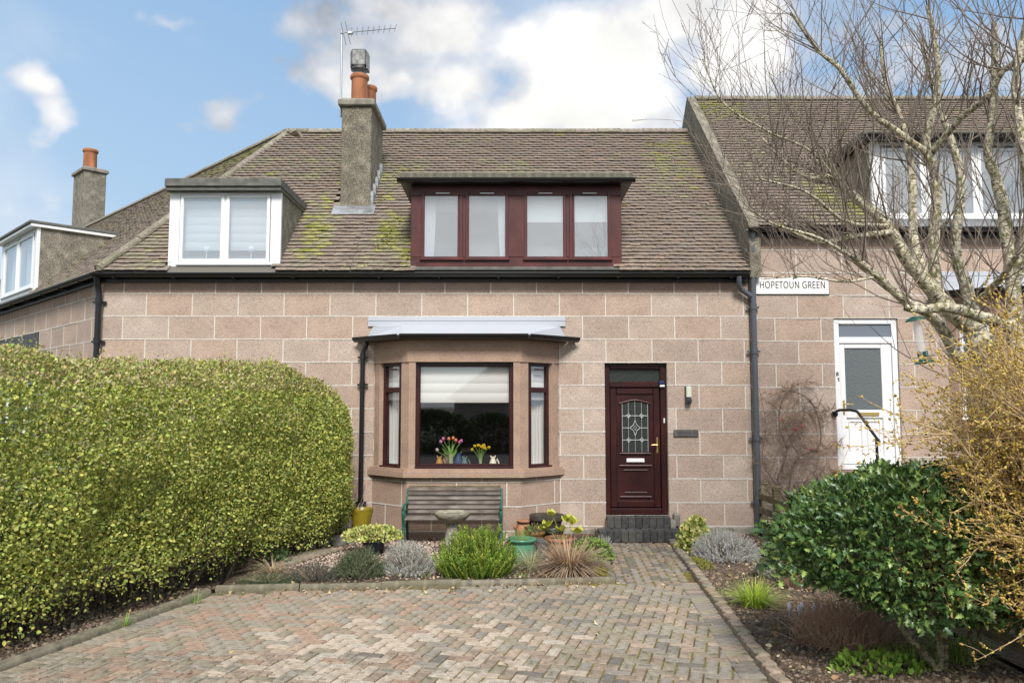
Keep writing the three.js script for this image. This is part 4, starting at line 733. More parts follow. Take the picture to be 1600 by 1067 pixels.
{
  const IS = 1.031, zS = .23, green = [.16, .30, .05];
  const stemM = M([.17, .31, .06], .6), vaseM = M([.55, .62, .35], .15, { transmission: .5, thickness: 0 });
  const vase = (name, label, x, vr, vh, build) => { const o = thing(name, label, 'vase', [x, IS, zS]); part('vase_glass', lathe([[0, 0], [vr, 0], [vr * .9, vh * .4], [vr * 1.15, vh], [vr * 1.05, vh], [vr * .8, vh * .4], [vr * .85, .01], [0, .01]], 18), vaseM, o); build(o); return o; };
  vase('tulip_vase', 'glass vase of pink and orange tulips on the bay window sill', -.90, .035, .19, o => {
    const t = new Tubes(); const heads = [[-.14, .36, .02, 0], [-.11, .40, -.03, 0], [-.03, .40, .02, 1], [.03, .41, 0, 1], [.07, .38, .03, 1], [.12, .35, 0, 0], [.145, .37, .02, 0], [-.19, .24, .03, 2]];
    const cs = [M([.5, .14, .32], .6), M([.62, .2, .1], .6), M([.5, .4, .4], .6)];
    for (const [x, y, z, k] of heads) { t.add(curve([[R(-.012, .012), .02, R(-.01, .01)], [x * .18, y * .5, z * .4], [x, y - .02, z]], 6), .005, .0035, 5); part('tulip', lathe([[0, 0], [.02, .008], [.025, .025], [.017, .048], [.006, .056]], 9), cs[k], o, [x, y - .02, z]).rotation.z = -x * 2; }
    part('stems', t.build(), stemM, o); for (let k = 0; k < 9; k++) { const a = R(-1.3, 1.3), m = part('leaf', leafShape([[0, .02], [.4, .11], [.8, .06], [1, .0]]), stemM, o, [0, R(.1, .18), 0]); m.rotation.set(R(-.4, .4), R(-.5, .5), a * .75); m.scale.setScalar(R(.13, .2)); }
  });
  vase('daffodil_vase', 'slim glass vase of yellow daffodils on the bay window sill', -.465, .022, .12, o => {
    const t = new Tubes(), ym = M([.75, .55, .04], .6); for (const [x, y, z] of [[-.11, .25, .01], [-.075, .30, 0], [-.025, .31, .02], [.02, .29, .03], [.045, .31, -.02], [.06, .27, .02], [.115, .28, 0]]) { t.add(curve([[R(-.008, .008), .02, 0], [x * .25, y * .55, z], [x, y, z]], 6), .0055, .004, 5); part('daffodil', merge([lathe([[.004, 0], [.012, .012], [.016, .03], [.013, .03], [.004, .006]], 9), ...[0, 1, 2, 3, 4, 5].map(k => leafShape([[0, .1], [.5, .3], [1, .02]]).scale(.034, .034, .034).rotateX(1.2).rotateY(k * 1.047))]), ym, o, [x, y - .005, z]).rotation.set(.7, 0, -x * 7); }
    part('stems', t.build(), stemM, o);
  });
  const cat = (label, x, z, m, h) => {
    const o = thing('fish_jug', label, 'ornament', [x, IS, z], 0, 'gurgling jugs on the bay window sill'); const k = h / .17;
    part('jug_body', lathe([[0, 0], [.05, 0], [.056, .03], [.05, .07], [.034, .11], [.03, .135], [.036, .15], [.03, .15], [.0, .14]].map(p => [p[0] * k, p[1] * k]), 18), m, o);
    part('fin', merge([cyl([-.024 * k, .14 * k, 0], [-.04 * k, .172 * k, 0], .014 * k, .003, 8), cyl([.024 * k, .14 * k, 0], [.042 * k, .172 * k, 0], .014 * k, .003, 8)]), m, o);
    part('tail_handle', tube(curve([[.045 * k, .02 * k, 0], [.085 * k, .035 * k, 0], [.08 * k, .085 * k, 0], [.06 * k, .1 * k, 0], [.07 * k, .125 * k, 0]], 12), .012 * k, .008 * k, 8), m, o);
  };
  cat('cream fish-shaped jug at the right of the bay window sill', -.28, .23, M([.78, .72, .58], .3), .165);
  cat('amber fish-shaped jug at the left of the bay window sill', -1.07, .23, M([.42, .22, .04], .25), .165);
  cat('dark blue fish-shaped jug beside the tulips on the bay sill', -.80, .12, M([.035, .06, .12], .2), .22);
  cat('grey-green fish-shaped jug between the tulips and daffodils', -.70, .2, M([.10, .16, .16], .2), .15);
  cat('brown-grey fish-shaped jug half hidden behind the tulips', -.97, .12, M([.12, .10, .09], .3), .2);
}

// ---------------------------------------------------------------- bench, bird bath, pots
{
  rnd = mulberry(91);
  const b = thing('garden_bench', 'slatted garden bench with green iron ends under the bay window', 'bench', [-.815, BED - .01, .80]);
  const iron = M([.025, .12, .085], .5), slats = [[.30, .26, .24], [.34, .30, .28], [.27, .235, .22]].map(c => texd(c, T.wood, .7, .85, T.wood, .002));
  for (const s of [-1, 1]) {
    const x = s * .665, t = new Tubes();
    t.add(curve([[x, 0, .30], [x, .12, .26], [x, .27, .24], [x, .355, .27]], 10), .02, .021, 8);
    t.add(curve([[x, 0, -.2], [x, .15, -.15], [x, .34, -.12], [x, .55, -.17], [x, .73, -.22]], 14), .02, .017, 8);
    t.add([[x, .345, .28], [x, .335, -.13]], .016, .016, 8);
    t.add(curve([[x, .35, .27], [x, .44, .30], [x, .515, .27], [x, .54, .2], [x, .535, .0], [x, .54, -.16]], 16), .02, .02, 8);
    t.add(curve([[x, .52, .26], [x, .545, .31], [x, .52, .335], [x, .495, .31], [x, .505, .29]], 12), .013, .009, 7);
    t.add(curve([[x, .34, .2], [x, .42, .12], [x, .46, .0], [x, .42, -.1], [x, .35, -.1]], 12), .01, .01, 6);
    t.add(curve([[x, .3, .24], [x, .24, .05], [x, .3, -.13]], 10), .011, .011, 6);
    part('iron_end', merge([t.build(), cyl([x, 0, .30], [x, .012, .30], .03, .03, 8), cyl([x, 0, -.2], [x, .012, -.2], .03, .03, 8)]), iron, b);
  }
  for (let k = 0; k < 5; k++) part('seat_slat', box(1.31, .022, .062, 0, 0, 0, .005), pick(slats), b, [0, .362, .245 - k * .078]);
  for (let k = 0; k < 6; k++) { const m = part('back_slat', box(1.31, .05, .02, 0, 0, 0, .005), pick(slats), b, [0, .42 + k * .0605, -.108 - k * .0185]); m.rotation.x = -.29; }
  part('top_rail', box(1.31, .018, .03, 0, 0, 0, .005), texd([.27, .27, .12], T.wood, .5, .95), b, [0, .76, -.215]);
  part('back_strap', tube([[0, .34, -.11], [0, .45, -.128], [0, .75, -.222]], .008, .008, 6), iron, b);

  const bb = thing('bird_bath', 'weathered stone bird bath on a pedestal in front of the bench', 'bird bath', [-.765, BED - .02, 1.72]);
  const stone = texd([.52, .49, .39], T.blotch, .25, .95, T.bumpBig, .012, { bsize: .2 }), stone2 = texd([.62, .58, .51], T.blotch, .3, .95, T.bumpBig, .01, { bsize: .25 });
  part('pedestal', lathe([[0, 0], [.15, 0], [.15, .05], [.125, .08], [.1, .16], [.085, .28], [.08, .4], [.095, .43], [0, .43]], 24), stone2, bb);
  part('bowl', lathe([[0, .415], [.1, .42], [.17, .455], [.215, .50], [.228, .54], [.222, .56], [.2, .56], [.16, .525], [.08, .505], [0, .5]], 32), stone, bb);
  part('water', lathe([[0, .528], [.158, .5285]], 24), M([.05, .06, .05], .03), bb);
}
function planter(name, label, x, z, r, h, rb, m, o = {}) {
  const p = thing(name, label, o.category || 'plant pot', [x, (o.y || BED) - .012, z], R(6));
  const q = o.profile ? o.profile(r, h, rb) : [[0, 0], [rb, 0], [mix(rb, r, .8), h * .8], [r * .97, h * .84], [r * 1.04, h * .86], [r * 1.05, h], [r * .93, h], [r * .88, h * .86], [0, h * .86]];
  part('pot', lathe(q, 30), m, p);
  part('compost', lathe([[0, h * .9], [r * .9, h * .885]], 20), o.fill || soilM, p); return p;
}
rnd = mulberry(92);
const glaze = (c, r = .3) => texd(c, T.blotch, .6, r, null, 0);
const yPot = planter('tall_pot', 'tall yellow-green glazed pot against the downpipe by the hedge', -2.13, .62, .165, .46, .1, glaze([.42, .33, .03], .3), { profile: (r, h, rb) => [[0, 0], [rb, 0], [rb * 1.05, .02], [r * .9, h * .8], [r * .97, h * .83], [r * .98, h * .97], [r * 1.03, h], [r * .93, h], [r * .85, h * .8], [0, h * .8]] });
part('dead_stem', tube(curve([[.03, .4, 0], [.04, .5, .02], [.06, .56, 0]], 5), .006, .003, 5), M([.6, .52, .42], .9), yPot); part('dead_stem', tube(curve([[-.06, .4, .03], [-.07, .48, .02], [-.05, .53, 0]], 5), .005, .003, 5), M([.6, .52, .42], .9), yPot);
planter('small_pot', 'small pale blue pot tucked behind the tall yellow pot', -1.86, .62, .085, .17, .06, glaze([.30, .36, .42]));
const urn = planter('clay_urn', 'lidded terracotta urn with small side pockets beside the bench', .17, 1.08, .125, .37, .1, texd([.55, .27, .15], T.blotch, .3, .85), { profile: (r, h) => [[0, 0], [.09, 0], [.12, h * .2], [.13, h * .5], [.125, h * .72], [.09, h * .86], [.085, h * .9], [.105, h * .92], [.1, h * .98], [.05, h], [0, h]] });
for (const a of [0, 2.1, 4.2]) part('pocket', new THREE.SphereGeometry(.035, 10, 8), terracotta, urn, [Math.cos(a) * .12, .26, Math.sin(a) * .12]);
planter('dark_bowl', 'wide dark weathered bowl planter, rearmost in the pot group', .47, 1.15, .225, .44, .12, texd([.13, .115, .085], T.blotch, .3, .9, T.bumpFine, .006));
const tanPot = planter('tan_pot', 'tan glazed pot with succulents behind the green pot', .30, 1.5, .145, .28, .1, glaze([.40, .25, .09]));
planter('black_pot', 'small black pot hidden among the pots by the terracotta planter', .55, 1.55, .12, .30, .09, M([.02, .022, .026], .4));
const gPot = planter('green_pot', 'round green glazed pot of daffodil shoots in front of the bench end', .115, 2.28, .175, .31, .11, M([.08, .24, .15], .18), { profile: (r, h, rb) => [[0, 0], [rb, 0], [r * .85, h * .25], [r * .98, h * .55], [r * .9, h * .78], [r * .86, h * .84], [r * 1.05, h * .9], [r * 1.07, h * .97], [r * 1.0, h], [r * .86, h * .98], [r * .8, h * .85], [0, h * .85]] });
planter('grey_pot', 'plain dark grey pot between the green and terracotta pots', .38, 1.95, .09, .24, .075, M([.09, .095, .1], .6));
const tPot = planter('terracotta_pot', 'squat terracotta pot with a yellow-leaved plant near the doorstep', .595, 1.95, .18, .27, .14, texd([.46, .2, .095], T.blotch, .4, .8));
planter('saucer', 'small terracotta saucer on the slab right of the steps', 3.25, .45, .1, .04, .08, terracotta, { y: .05 });
single('paving_slab', merge([box(.62, .06, .5, 0, 0, 0, .01)]), texd([.36, .34, .27], T.blotch, .5, .95, T.bumpFine, .005), 'pale stone slab lying against the wall right of the steps', 'slab', [2.95, BED + .01, .42]);
{
  const rock = s => { const g = new THREE.IcosahedronGeometry(s, 2), p = g.attributes.position; for (let i = 0; i < p.count; i++) { const k = .75 + .5 * fbm(p.getX(i) / s * 1.3 + 9 + s * 70, p.getY(i) / s * 1.3 + p.getZ(i) / s + 9, 0, 3, 2); p.setXYZ(i, p.getX(i) * k * 1.25, p.getY(i) * k * .75, p.getZ(i) * k); } g.computeVertexNormals(); return autoUV(g); };
  [[-2.72, 1.25, .10, 'grey rock nearest the hedge foot'], [-2.55, 1.12, .09, 'rounded grey rock in the middle of the row by the hedge'], [-2.38, .98, .12, 'largest grey rock of the row between hedge and wall'], [-2.66, 1.42, .07, 'small pale rock in front of the row by the hedge'], [-2.2, .9, .06, 'small rock at the wall end of the row']].forEach(([x, z, s, l]) => single('rock', rock(s), texd([.34, .33, .29], T.blotch, .4, .95, T.bumpBig, .01), l, 'rock', [x, BED + s * .3, z], R(6), 'rocks between the hedge and the wall'));
  const gp = struct('garden_path', prism([[-2.95, 2.35], [-2.62, 2.5], [-2.25, 1.55], [-2.5, 1.4]], -.02, BED + .012), soilM), sh = box(.36, .035, .085, 0, 0, 0, .008);
  for (let k = 0; k < 9; k++) { const m = part('brick', sh, paveMats[pick(['olive', 'brown', 'grey2'])], gp, [-2.77 + k * .047 + R(-.01, .01), BED + .02, 2.4 - k * .115]); m.rotation.y = .3 + R(-.06, .06); m.rotation.z = R(-.03, .03); }
}
// ---------------------------------------------------------------- fence, handrail, feeder
{
  rnd = mulberry(95);
  const f = thing('post_and_rail_fence', 'low weathered timber rail fence between the two front gardens', 'fence', [3.68, 0, 0]);
  const tm = [[.36, .31, .19], [.33, .29, .19], [.40, .35, .23]].map(c => texd(c, T.wood, .8, .95, T.wood, .003)), zs = [.14, .72, 1.5, 3.0, 4.6, 6.25, 7.9];
  zs.forEach((z, k) => { const m = part('post', box(.085, .80, .085, 0, .37, 0, .01), pick(tm), f, [.05, 0, z]); m.rotation.set(R(-.03, .03), R(-.1, .1), R(-.04, .04)); part('post_cap', box(.1, .03, .1, 0, 0, 0, .012), pick(tm), f, [.05, .78, z]); });
  for (const [y, h] of [[.60, .09], [.40, .095], [.2, .095]]) for (let k = 0; k < zs.length - 1; k += 1) { const a = zs[k] - .03, b = zs[k + 1] + (k === zs.length - 2 ? .05 : -.04), m = part('rail', box(.028, h, b - a, 0, 0, 0, .006), pick(tm), f, [-.012, y + R(-.012, .012), (a + b) / 2]); m.rotation.x = R(-.012, .012); m.rotation.y = R(-.01, .01); }
  const h = thing('handrail', 'black tubular handrail beside the white door', 'handrail');
  part('rail', tube([[4.86, 1.80, .02], [4.86, 1.845, .1], [4.88, 1.86, .16], [4.94, 1.862, .40], [5.0, 1.84, .48], [5.04, 1.43, 1.06]], .021), black, h);
  part('post', cyl([5.03, .05, 1.0], [5.03, 1.48, 1.0], .02), black, h);
  part('wall_bracket', cyl([4.86, 1.80, .004], [4.86, 1.80, .035], .045, .045, 16), black, h);
  const w = thing('window_box', 'dark pot of small plants on the ground right of the white door', 'plant pot', [6.12, .42, .25]);
  part('pot', lathe([[0, 0], [.1, 0], [.15, .5], [.16, .52], [.14, .52], [.13, .48], [0, .48]], 20), M([.035, .037, .04], .5), w);
  const it = []; for (let k = 0; k < 260; k++) it.push({ m: orient(V3(R(-.12, .12), R(.5, .6), R(-.12, .12)), randDir(.6), R(.03, .06)), c: vary([.10, .15, .05], .3) }); copies('leaves', ovate, M([1, 1, 1], .7, { side: THREE.DoubleSide }), it, w);
  const fd = thing('bird_feeder', 'clear tube bird feeder with green caps hanging from the tree', 'bird feeder', [3.716, 2.707, 4.78]);
  fd.rotation.z = .17; const green = M([.012, .07, .05], .35);
  part('lid', lathe([[0, .03], [.03, .028], [.075, .008], [.092, -.012], [.085, -.012], [0, .0]], 24), green, fd);
  part('tube', lathe([[.036, -.005], [.036, -.37]], 24), M([.94, .95, .95], .12, { transmission: .75, thickness: 0, side: THREE.DoubleSide }), fd);
  part('seed', lathe([[0, -.30], [.031, -.302], [.032, -.37], [0, -.37]], 18), texd([.55, .42, .26], T.rough, .06, .95), fd);
  part('base', lathe([[0, -.365], [.042, -.365], [.06, -.385], [.088, -.398], [.088, -.406], [0, -.42]], 24), green, fd);
  part('perch', merge([tube([[-.11, -.35, 0], [.11, -.35, 0]], .005), tube([[0, -.35, -.1], [0, -.35, .1]], .005)]), green, fd);
  part('port', merge([box(.03, .05, .02, 0, -.325, .034, .006), box(.02, .05, .03, .036, -.32, 0, .006), box(.02, .05, .03, -.036, -.32, 0, .006)]), green, fd);
  part('hook', tube(curve([[0, .02, 0], [.01, .07, 0], [.015, .11, 0], [.0, .13, 0]], 8), .003, .003, 5), steel, fd);
}

// ---------------------------------------------------------------- hedge
const leafM = (o = {}) => M([1, 1, 1], .55, { side: THREE.DoubleSide, transmission: .28, thickness: 0, ...o });
const twigM = texd([.30, .24, .17], T.bark, .3, .95), deadTwig = M([.30, .23, .16], .95), darkTwig = M([.10, .075, .055], .95);
{
  rnd = mulberry(101);
  const h = thing('privet_hedge', 'tall clipped yellow-green privet hedge along the left of the drive', 'hedge');
  // the hedge runs from the wall towards the street; s along, t across from the drive side, y up
  const A = [-2.1, .5], B = [-4.93, 8.6], L = Math.hypot(B[0] - A[0], B[1] - A[1]), du = [(B[0] - A[0]) / L, (B[1] - A[1]) / L], nn = [du[1], -du[0]];   // nn points to the drive
  const wpt = (s, t, y) => V3(A[0] + du[0] * s - nn[0] * t, y, A[1] + du[1] * s - nn[1] * t), TH = 1.5, TOP = 2.36;
  const surf = (s, f) => {                                       // f 0..1 from the drive-side foot over the top; gives t, y and the outward normal
    const end = smooth(-.05, 1.0, s), lump = (fbm(s * 1.7 + 30, f * 5 + 7, 0, 8, 3) - .5) * .36, top = TOP * (.78 + .22 * Math.pow(smooth(-.3, 1.9, s), .7));
    const lowY = .30 + .14 * fbm(s * 1.3 + 4, 2, 0, 9, 2), q = f * 2.9; let t, y, n;
    if (q < 1.75) { const k = q / 1.75; y = mix(lowY, top - .42, k); t = .02 - .12 * Math.sin(k * Math.PI) + (1 - end) * .2; n = [1, .12 + k * .25]; }
    else if (q < 2.45) { const k = (q - 1.75) / .7 * Math.PI / 2; y = top - .42 + Math.sin(k) * .42; t = .02 + (1 - Math.cos(k)) * .5 + (1 - end) * .2; n = [Math.cos(k), Math.sin(k)]; }
    else { y = top; t = .52 + (q - 2.45) / .45 * (TH - .52); n = [.05, 1]; }
    return { t: t - lump, y: y + lump * n[1], n };
  };
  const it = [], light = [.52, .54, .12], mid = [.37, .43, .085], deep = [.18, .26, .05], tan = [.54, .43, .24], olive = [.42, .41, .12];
  const N = 185000;
  for (let k = 0; k < N; k++) {
    const endCap = R() < .13; let p, n;
    if (endCap) {                                                  // rounded end facing the house
      const a = R(-.2, 1) * Math.PI / 2, r = Math.sqrt(R()); const y = .35 + R() * (TOP * .80 - .35), top = smooth(TOP * .95, TOP * .6, y); n = V3(-du[0] * Math.cos(a) + nn[0] * Math.sin(a), .15, -du[1] * Math.cos(a) + nn[1] * Math.sin(a)).normalize();
      p = wpt(.52 - Math.cos(a) * (.2 + .35 * top), .72 - Math.sin(a) * .68, y); p.addScaledVector(n, -Math.abs(R() * R()) * .3);
    } else {
      const s = .25 + Math.pow(R(), 1.15) * (L - .25), f0 = R(), f = surf(s, f0); n = V3(nn[0] * f.n[0], f.n[1], nn[1] * f.n[0]).normalize(); p = wpt(s, f.t, f.y); const dd = R() * R(); p.addScaledVector(n, .05 - dd * .34 + (R() < .03 ? R(.08) : 0)); if (f0 < .35) p.y -= R() * R() * .36 * (1 - f0 / .35);
      p.x += R(-.03, .03);
    }
    const dir = randDir(.15).addScaledVector(n, .75).normalize(), upish = n.y > .7 || p.y > 2.1, u = R();
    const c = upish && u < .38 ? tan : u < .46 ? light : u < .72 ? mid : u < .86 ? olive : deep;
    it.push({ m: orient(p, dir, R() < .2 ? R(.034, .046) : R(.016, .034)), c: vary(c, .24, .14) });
  }
  for (let k = 0; k < 62000; k++) {                                // leaves deep inside and on the far side
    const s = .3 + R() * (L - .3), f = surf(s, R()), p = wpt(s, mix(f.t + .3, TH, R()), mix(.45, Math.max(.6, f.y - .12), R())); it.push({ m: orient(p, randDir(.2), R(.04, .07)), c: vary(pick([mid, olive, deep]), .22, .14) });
  }
  for (let k = 0; k < 260; k++) {                                  // stray shoots above the clipped surface
    const s = .4 + R() * (L - .4), f = surf(s, .3 + R() * .68), n = V3(nn[0] * f.n[0], f.n[1] + .6, nn[1] * f.n[0]).normalize(), b = wpt(s, f.t, f.y), l = R(.06, .17); for (let j = 0; j < 7; j++) it.push({ m: orient(b.clone().addScaledVector(n, l * j / 6).add(randDir().multiplyScalar(.008)), n.clone().add(randDir().multiplyScalar(.9)).normalize(), R(.018, .034)), c: vary(pick([light, tan, olive]), .2, .1) });
  }
  copies('leaves', ovate, leafM(), it, h);
  const tb = new Tubes();
  for (let k = 0; k < 260; k++) { const s = R(.3, L - .2), t = R(.1, .6), p = wpt(s, t, .0), q = wpt(s + R(-.25, .25), t - R(-.1, .35), R(.5, 1.2)); tb.add(curve([p, p.clone().lerp(q, .5).add(V3(R(-.06, .06), 0, R(-.06, .06))), q], 5), R(.006, .022), .004, 5); }
  part('stems', tb.build(), darkTwig, h).userData.kind = 'stuff';
  const tt = new Tubes();
  for (let k = 0; k < 900; k++) { const s = .2 + R() * (L - .25), f = surf(s, .25 + R() * .7), n = V3(nn[0] * f.n[0], f.n[1] + .5, nn[1] * f.n[0]).normalize(), p = wpt(s, f.t, f.y).addScaledVector(n, -.12), q = p.clone().addScaledVector(n, R(.1, .22)); q.add(V3(R(-.05, .05), R(0, .05), R(-.05, .05))); tt.add([p, q], .0025, .001, 3); }
  part('twigs', tt.build(), twigM, h).userData.kind = 'stuff';
}
// ---------------------------------------------------------------- small shrubs and clumps
const blade = (n, bend) => { const o = []; const P = [], I = []; for (let k = 0; k <= n; k++) { const t = k / n, w = .028 * (1 - t * t * .95), y = t - bend * t * t * .35, z = bend * t * t; P.push(-w, y, z, w, y, z); if (k < n) { const a = k * 2; I.push(a, a + 1, a + 3, a, a + 3, a + 2); } } const g = new THREE.BufferGeometry(); g.setAttribute('position', new THREE.Float32BufferAttribute(P, 3)); g.setIndex(I); g.setAttribute('uv', new THREE.Float32BufferAttribute(new Array(P.length / 3 * 2).fill(0).map((_, i) => i * .01), 2)); g.computeVertexNormals(); return g; };
const blades = [blade(5, .2), blade(6, .75), blade(6, 1.15)];
function sprig(leafLen, n, w) {                                    // upright stem clad in needles; unit height
  const g = [new Tubes().add([[0, 0, 0], [.01, .5, .01], [0, 1, 0]], .012, .004, 4).build()];
  for (let k = 0; k < n; k++) { const y = .12 + .86 * k / n, l = leafShape([[0, w], [.6, w * .8], [1, 0]], .1, .1); l.scale(leafLen, leafLen, leafLen); l.rotateX(.55 + .5 * hash2(k, 1, 2)); l.rotateY(k * 2.4); l.translate(0, y, 0); g.push(l); }
  return merge(g);
}
const heath = sprig(.11, 34, .16), silverSprig = sprig(.17, 12, .13), hebeSprig = sprig(.34, 16, .24), greySprig = sprig(.14, 14, .2);
function dome(rx, ry, rz, k = .55) { const a = R(6.283), e = Math.acos(1 - R() * .98); const r = 1 - R() * R() * k; return V3(Math.cos(a) * Math.sin(e) * rx * r, Math.cos(e) * ry * r, Math.sin(a) * Math.sin(e) * rz * r); }
function shrub(name, label, x, z, rx, ry, rz, geo, n, size, cols, o = {}) {
  const t = thing(name, label, o.category || 'shrub', [x, (o.y ?? BED) - .01, z], 0, o.group), it = [];
  const lump = (a, b) => .78 + .44 * fbm(a * 1.4 + x * 7 + 30, b * 1.4 + z * 5 + 30, 0, 4, 2);
  for (let k = 0; k < n; k++) {
    const p = dome(rx, ry, rz, o.depth ?? .6); p.multiplyScalar(lump(p.x / rx, p.z / rz)); const out = V3(p.x / rx, p.y / ry * .6 + (o.up ?? .7), p.z / rz).normalize().add(randDir().multiplyScalar(o.jit ?? .35)).normalize(), s = R(size * .7, size * 1.3);
    const b = o.tip ? p.clone().addScaledVector(out, -s * .8) : p; b.y = Math.max(b.y, .004);
    it.push({ m: orient(b, out, s), c: vary(pick(cols), o.dv ?? .25, .1) });
  }
  copies('foliage', geo, o.mat || M([1, 1, 1], .8, { side: THREE.DoubleSide, transmission: .15, thickness: 0 }), it, t);
  const tb = new Tubes(); for (let k = 0; k < (o.stems ?? 30); k++) { const a = R(6.283), r = Math.sqrt(R()) * .8; tb.add(curve([[Math.cos(a) * r * rx * .2, 0, Math.sin(a) * r * rz * .2], [Math.cos(a) * r * rx * .6, ry * .4, Math.sin(a) * r * rz * .6], [Math.cos(a) * r * rx, ry * R(.7, .95) * Math.sqrt(1 - r * r * .8), Math.sin(a) * r * rz]], 5), .006, .002, 4); }
  part('stems', tb.build(), o.stemM || deadTwig, t).userData.kind = 'stuff'; return t;
}
function tuft(name, label, x, z, n, len, spread, cols, o = {}) {
  const t = thing(name, label, o.category || 'grass clump', [x, (o.y ?? BED) - .01, z], 0, o.group), by = [[], [], []];
  for (let k = 0; k < n; k++) { const a = R(6.283), r = Math.sqrt(R()) * spread, lean = R() * (o.lean ?? .9), d = V3(Math.cos(a) * lean, 1, Math.sin(a) * lean).normalize(), i = o.kind ?? Math.floor(R(3)); const q = new THREE.Quaternion().setFromEuler(new THREE.Euler(lean * .7, -a + Math.PI / 2, 0, 'YXZ')), s = R(.6, 1.15) * len; by[i].push({ m: new THREE.Matrix4().compose(V3(Math.cos(a) * r, 0, Math.sin(a) * r), q, V3((o.wide ?? 1) * len * .35, s, s)), c: vary(pick(cols), .25, .08) }); }
  by.forEach((it, i) => it.length && copies('blades', blades[i], o.mat || M([1, 1, 1], .75, { side: THREE.DoubleSide, transmission: .2, thickness: 0 }), it, t)); return t;
}
rnd = mulberry(111);
const silver = [[.48, .475, .43], [.42, .41, .37], [.56, .555, .51], [.34, .32, .26]], eu = [[.62, .60, .16], [.55, .55, .2], [.24, .33, .06], [.68, .64, .3], [.36, .42, .08]], hg = [[.20, .31, .03], [.26, .37, .035], [.14, .24, .025], [.32, .40, .05]];
shrub('heather_bush', 'large upright fresh green heather in front of the bird bath', -.42, 2.95, .47, .56, .38, heath, 620, .26, hg, { tip: 1, depth: .75, up: 1.5, jit: .28, stems: 60, stemM: texd([.16, .11, .075], T.bark, .3, .95) });
shrub('lavender', 'silver-grey lavender left of the green heather', -1.17, 2.85, .36, .36, .33, silverSprig, 1100, .11, silver, { tip: 1, up: .7, stems: 60 });
shrub('thyme_bush', 'dull green bushy herb at the front kerb left of the silver lavender', -1.72, 3.0, .30, .32, .28, greySprig, 900, .11, [[.13, .16, .08], [.17, .2, .1], [.10, .13, .06]], { tip: 1, up: .8 });
shrub('thyme_bush', 'low dark grey-green herb on the kerb beside the dull green bush', -2.17, 3.2, .30, .17, .22, greySprig, 520, .08, [[.10, .105, .075], [.14, .14, .10], [.12, .10, .085]], { tip: 1 });
shrub('thyme_bush', 'flat green mat at the left corner of the kerb', -2.62, 3.36, .33, .11, .19, greySprig, 520, .07, [[.11, .15, .06], [.14, .18, .08], [.09, .12, .055]], { tip: 1 });
const eb = planter('tub_pot', 'dark blue tub under the yellow variegated bush by the tall pot', -1.78, 1.65, .15, .2, .12, M([.03, .035, .05], .5));
shrub('variegated_bush', 'yellow variegated bush growing over a dark tub left of the bench', -1.78, 1.62, .36, .16, .28, ovate, 1500, .042, eu, { y: .22, depth: .5, up: .5, jit: .8, stems: 30 });
shrub('variegated_bush', 'yellow and green variegated bush at the path edge right of the steps', 2.42, 1.35, .22, .42, .28, ovateWide, 950, .05, eu, { depth: .6, up: .4, jit: .8 });
shrub('lavender', 'broad silver-white lavender right of the path near the steps', 2.66, 2.0, .42, .38, .36, silverSprig, 1500, .11, [[.54, .54, .51], [.47, .46, .43], [.62, .62, .59], [.38, .36, .3]], { tip: 1, stems: 80 });
shrub('lavender', 'smaller grey-green lavender between the silver one and the holly', 2.95, 3.05, .27, .35, .3, silverSprig, 900, .13, [[.36, .37, .29], [.43, .44, .37], [.30, .29, .21]], { tip: 1, up: 1.1, stems: 90 });
shrub('hebe_ball', 'dense bright green rounded hebe at the corner of the path', .98, 2.05, .27, .27, .25, hebeSprig, 900, .075, [[.23, .34, .07], [.28, .38, .09], [.18, .28, .05]], { tip: 1, depth: .3, up: .5, jit: .3 });
shrub('lavender', 'small silver plant behind the rounded hebe by the path', 1.14, 1.85, .17, .26, .16, silverSprig, 320, .1, silver, { tip: 1 });
shrub('sedum_mat', 'low yellow mossy mat inside the kerb corner by the path', 1.0, 2.85, .1, .045, .26, hebeSprig, 260, .03, [[.42, .38, .05], [.36, .35, .06]], { stems: 4 });
shrub('sedum_mat', 'low yellow-green mat along the right path kerb below the lavender', 2.25, 2.35, .1, .05, .4, hebeSprig, 300, .03, [[.36, .34, .07], [.3, .32, .06]], { stems: 4 });
tuft('sedge_clump', 'arching brown sedge clump on the front kerb near the path', .66, 2.78, 1000, .46, .13, [[.42, .28, .17], [.5, .37, .24], [.35, .22, .13], [.58, .46, .32]], { lean: 1.25 });
tuft('feather_grass', 'pale green-cream feather grass between the green pot and brown sedge', .22, 2.72, 360, .33, .06, [[.45, .45, .25], [.52, .5, .32], [.36, .4, .18]], { lean: .9, wide: .7 });
tuft('sedge_clump', 'sparse tan grass clump at the left of the bed by the hedge', -2.68, 2.95, 260, .36, .07, [[.46, .33, .2], [.4, .3, .2], [.3, .26, .14]], { lean: 1.5, kind: 2 });
tuft('bulb_shoots', 'bright lime-green spring bulb foliage beside the right path kerb', 2.3, 4.35, 430, .30, .13, [[.36, .48, .03], [.30, .44, .03], [.42, .52, .06]], { lean: .5, category: 'bulb foliage' });
tuft('daffodil_shoots', 'upright daffodil shoots growing in the green glazed pot', .115, 2.28, 90, .16, .12, [[.20, .32, .08], [.26, .38, .1]], { y: .30, lean: .18, kind: 0, wide: 1.4, category: 'bulb foliage' });
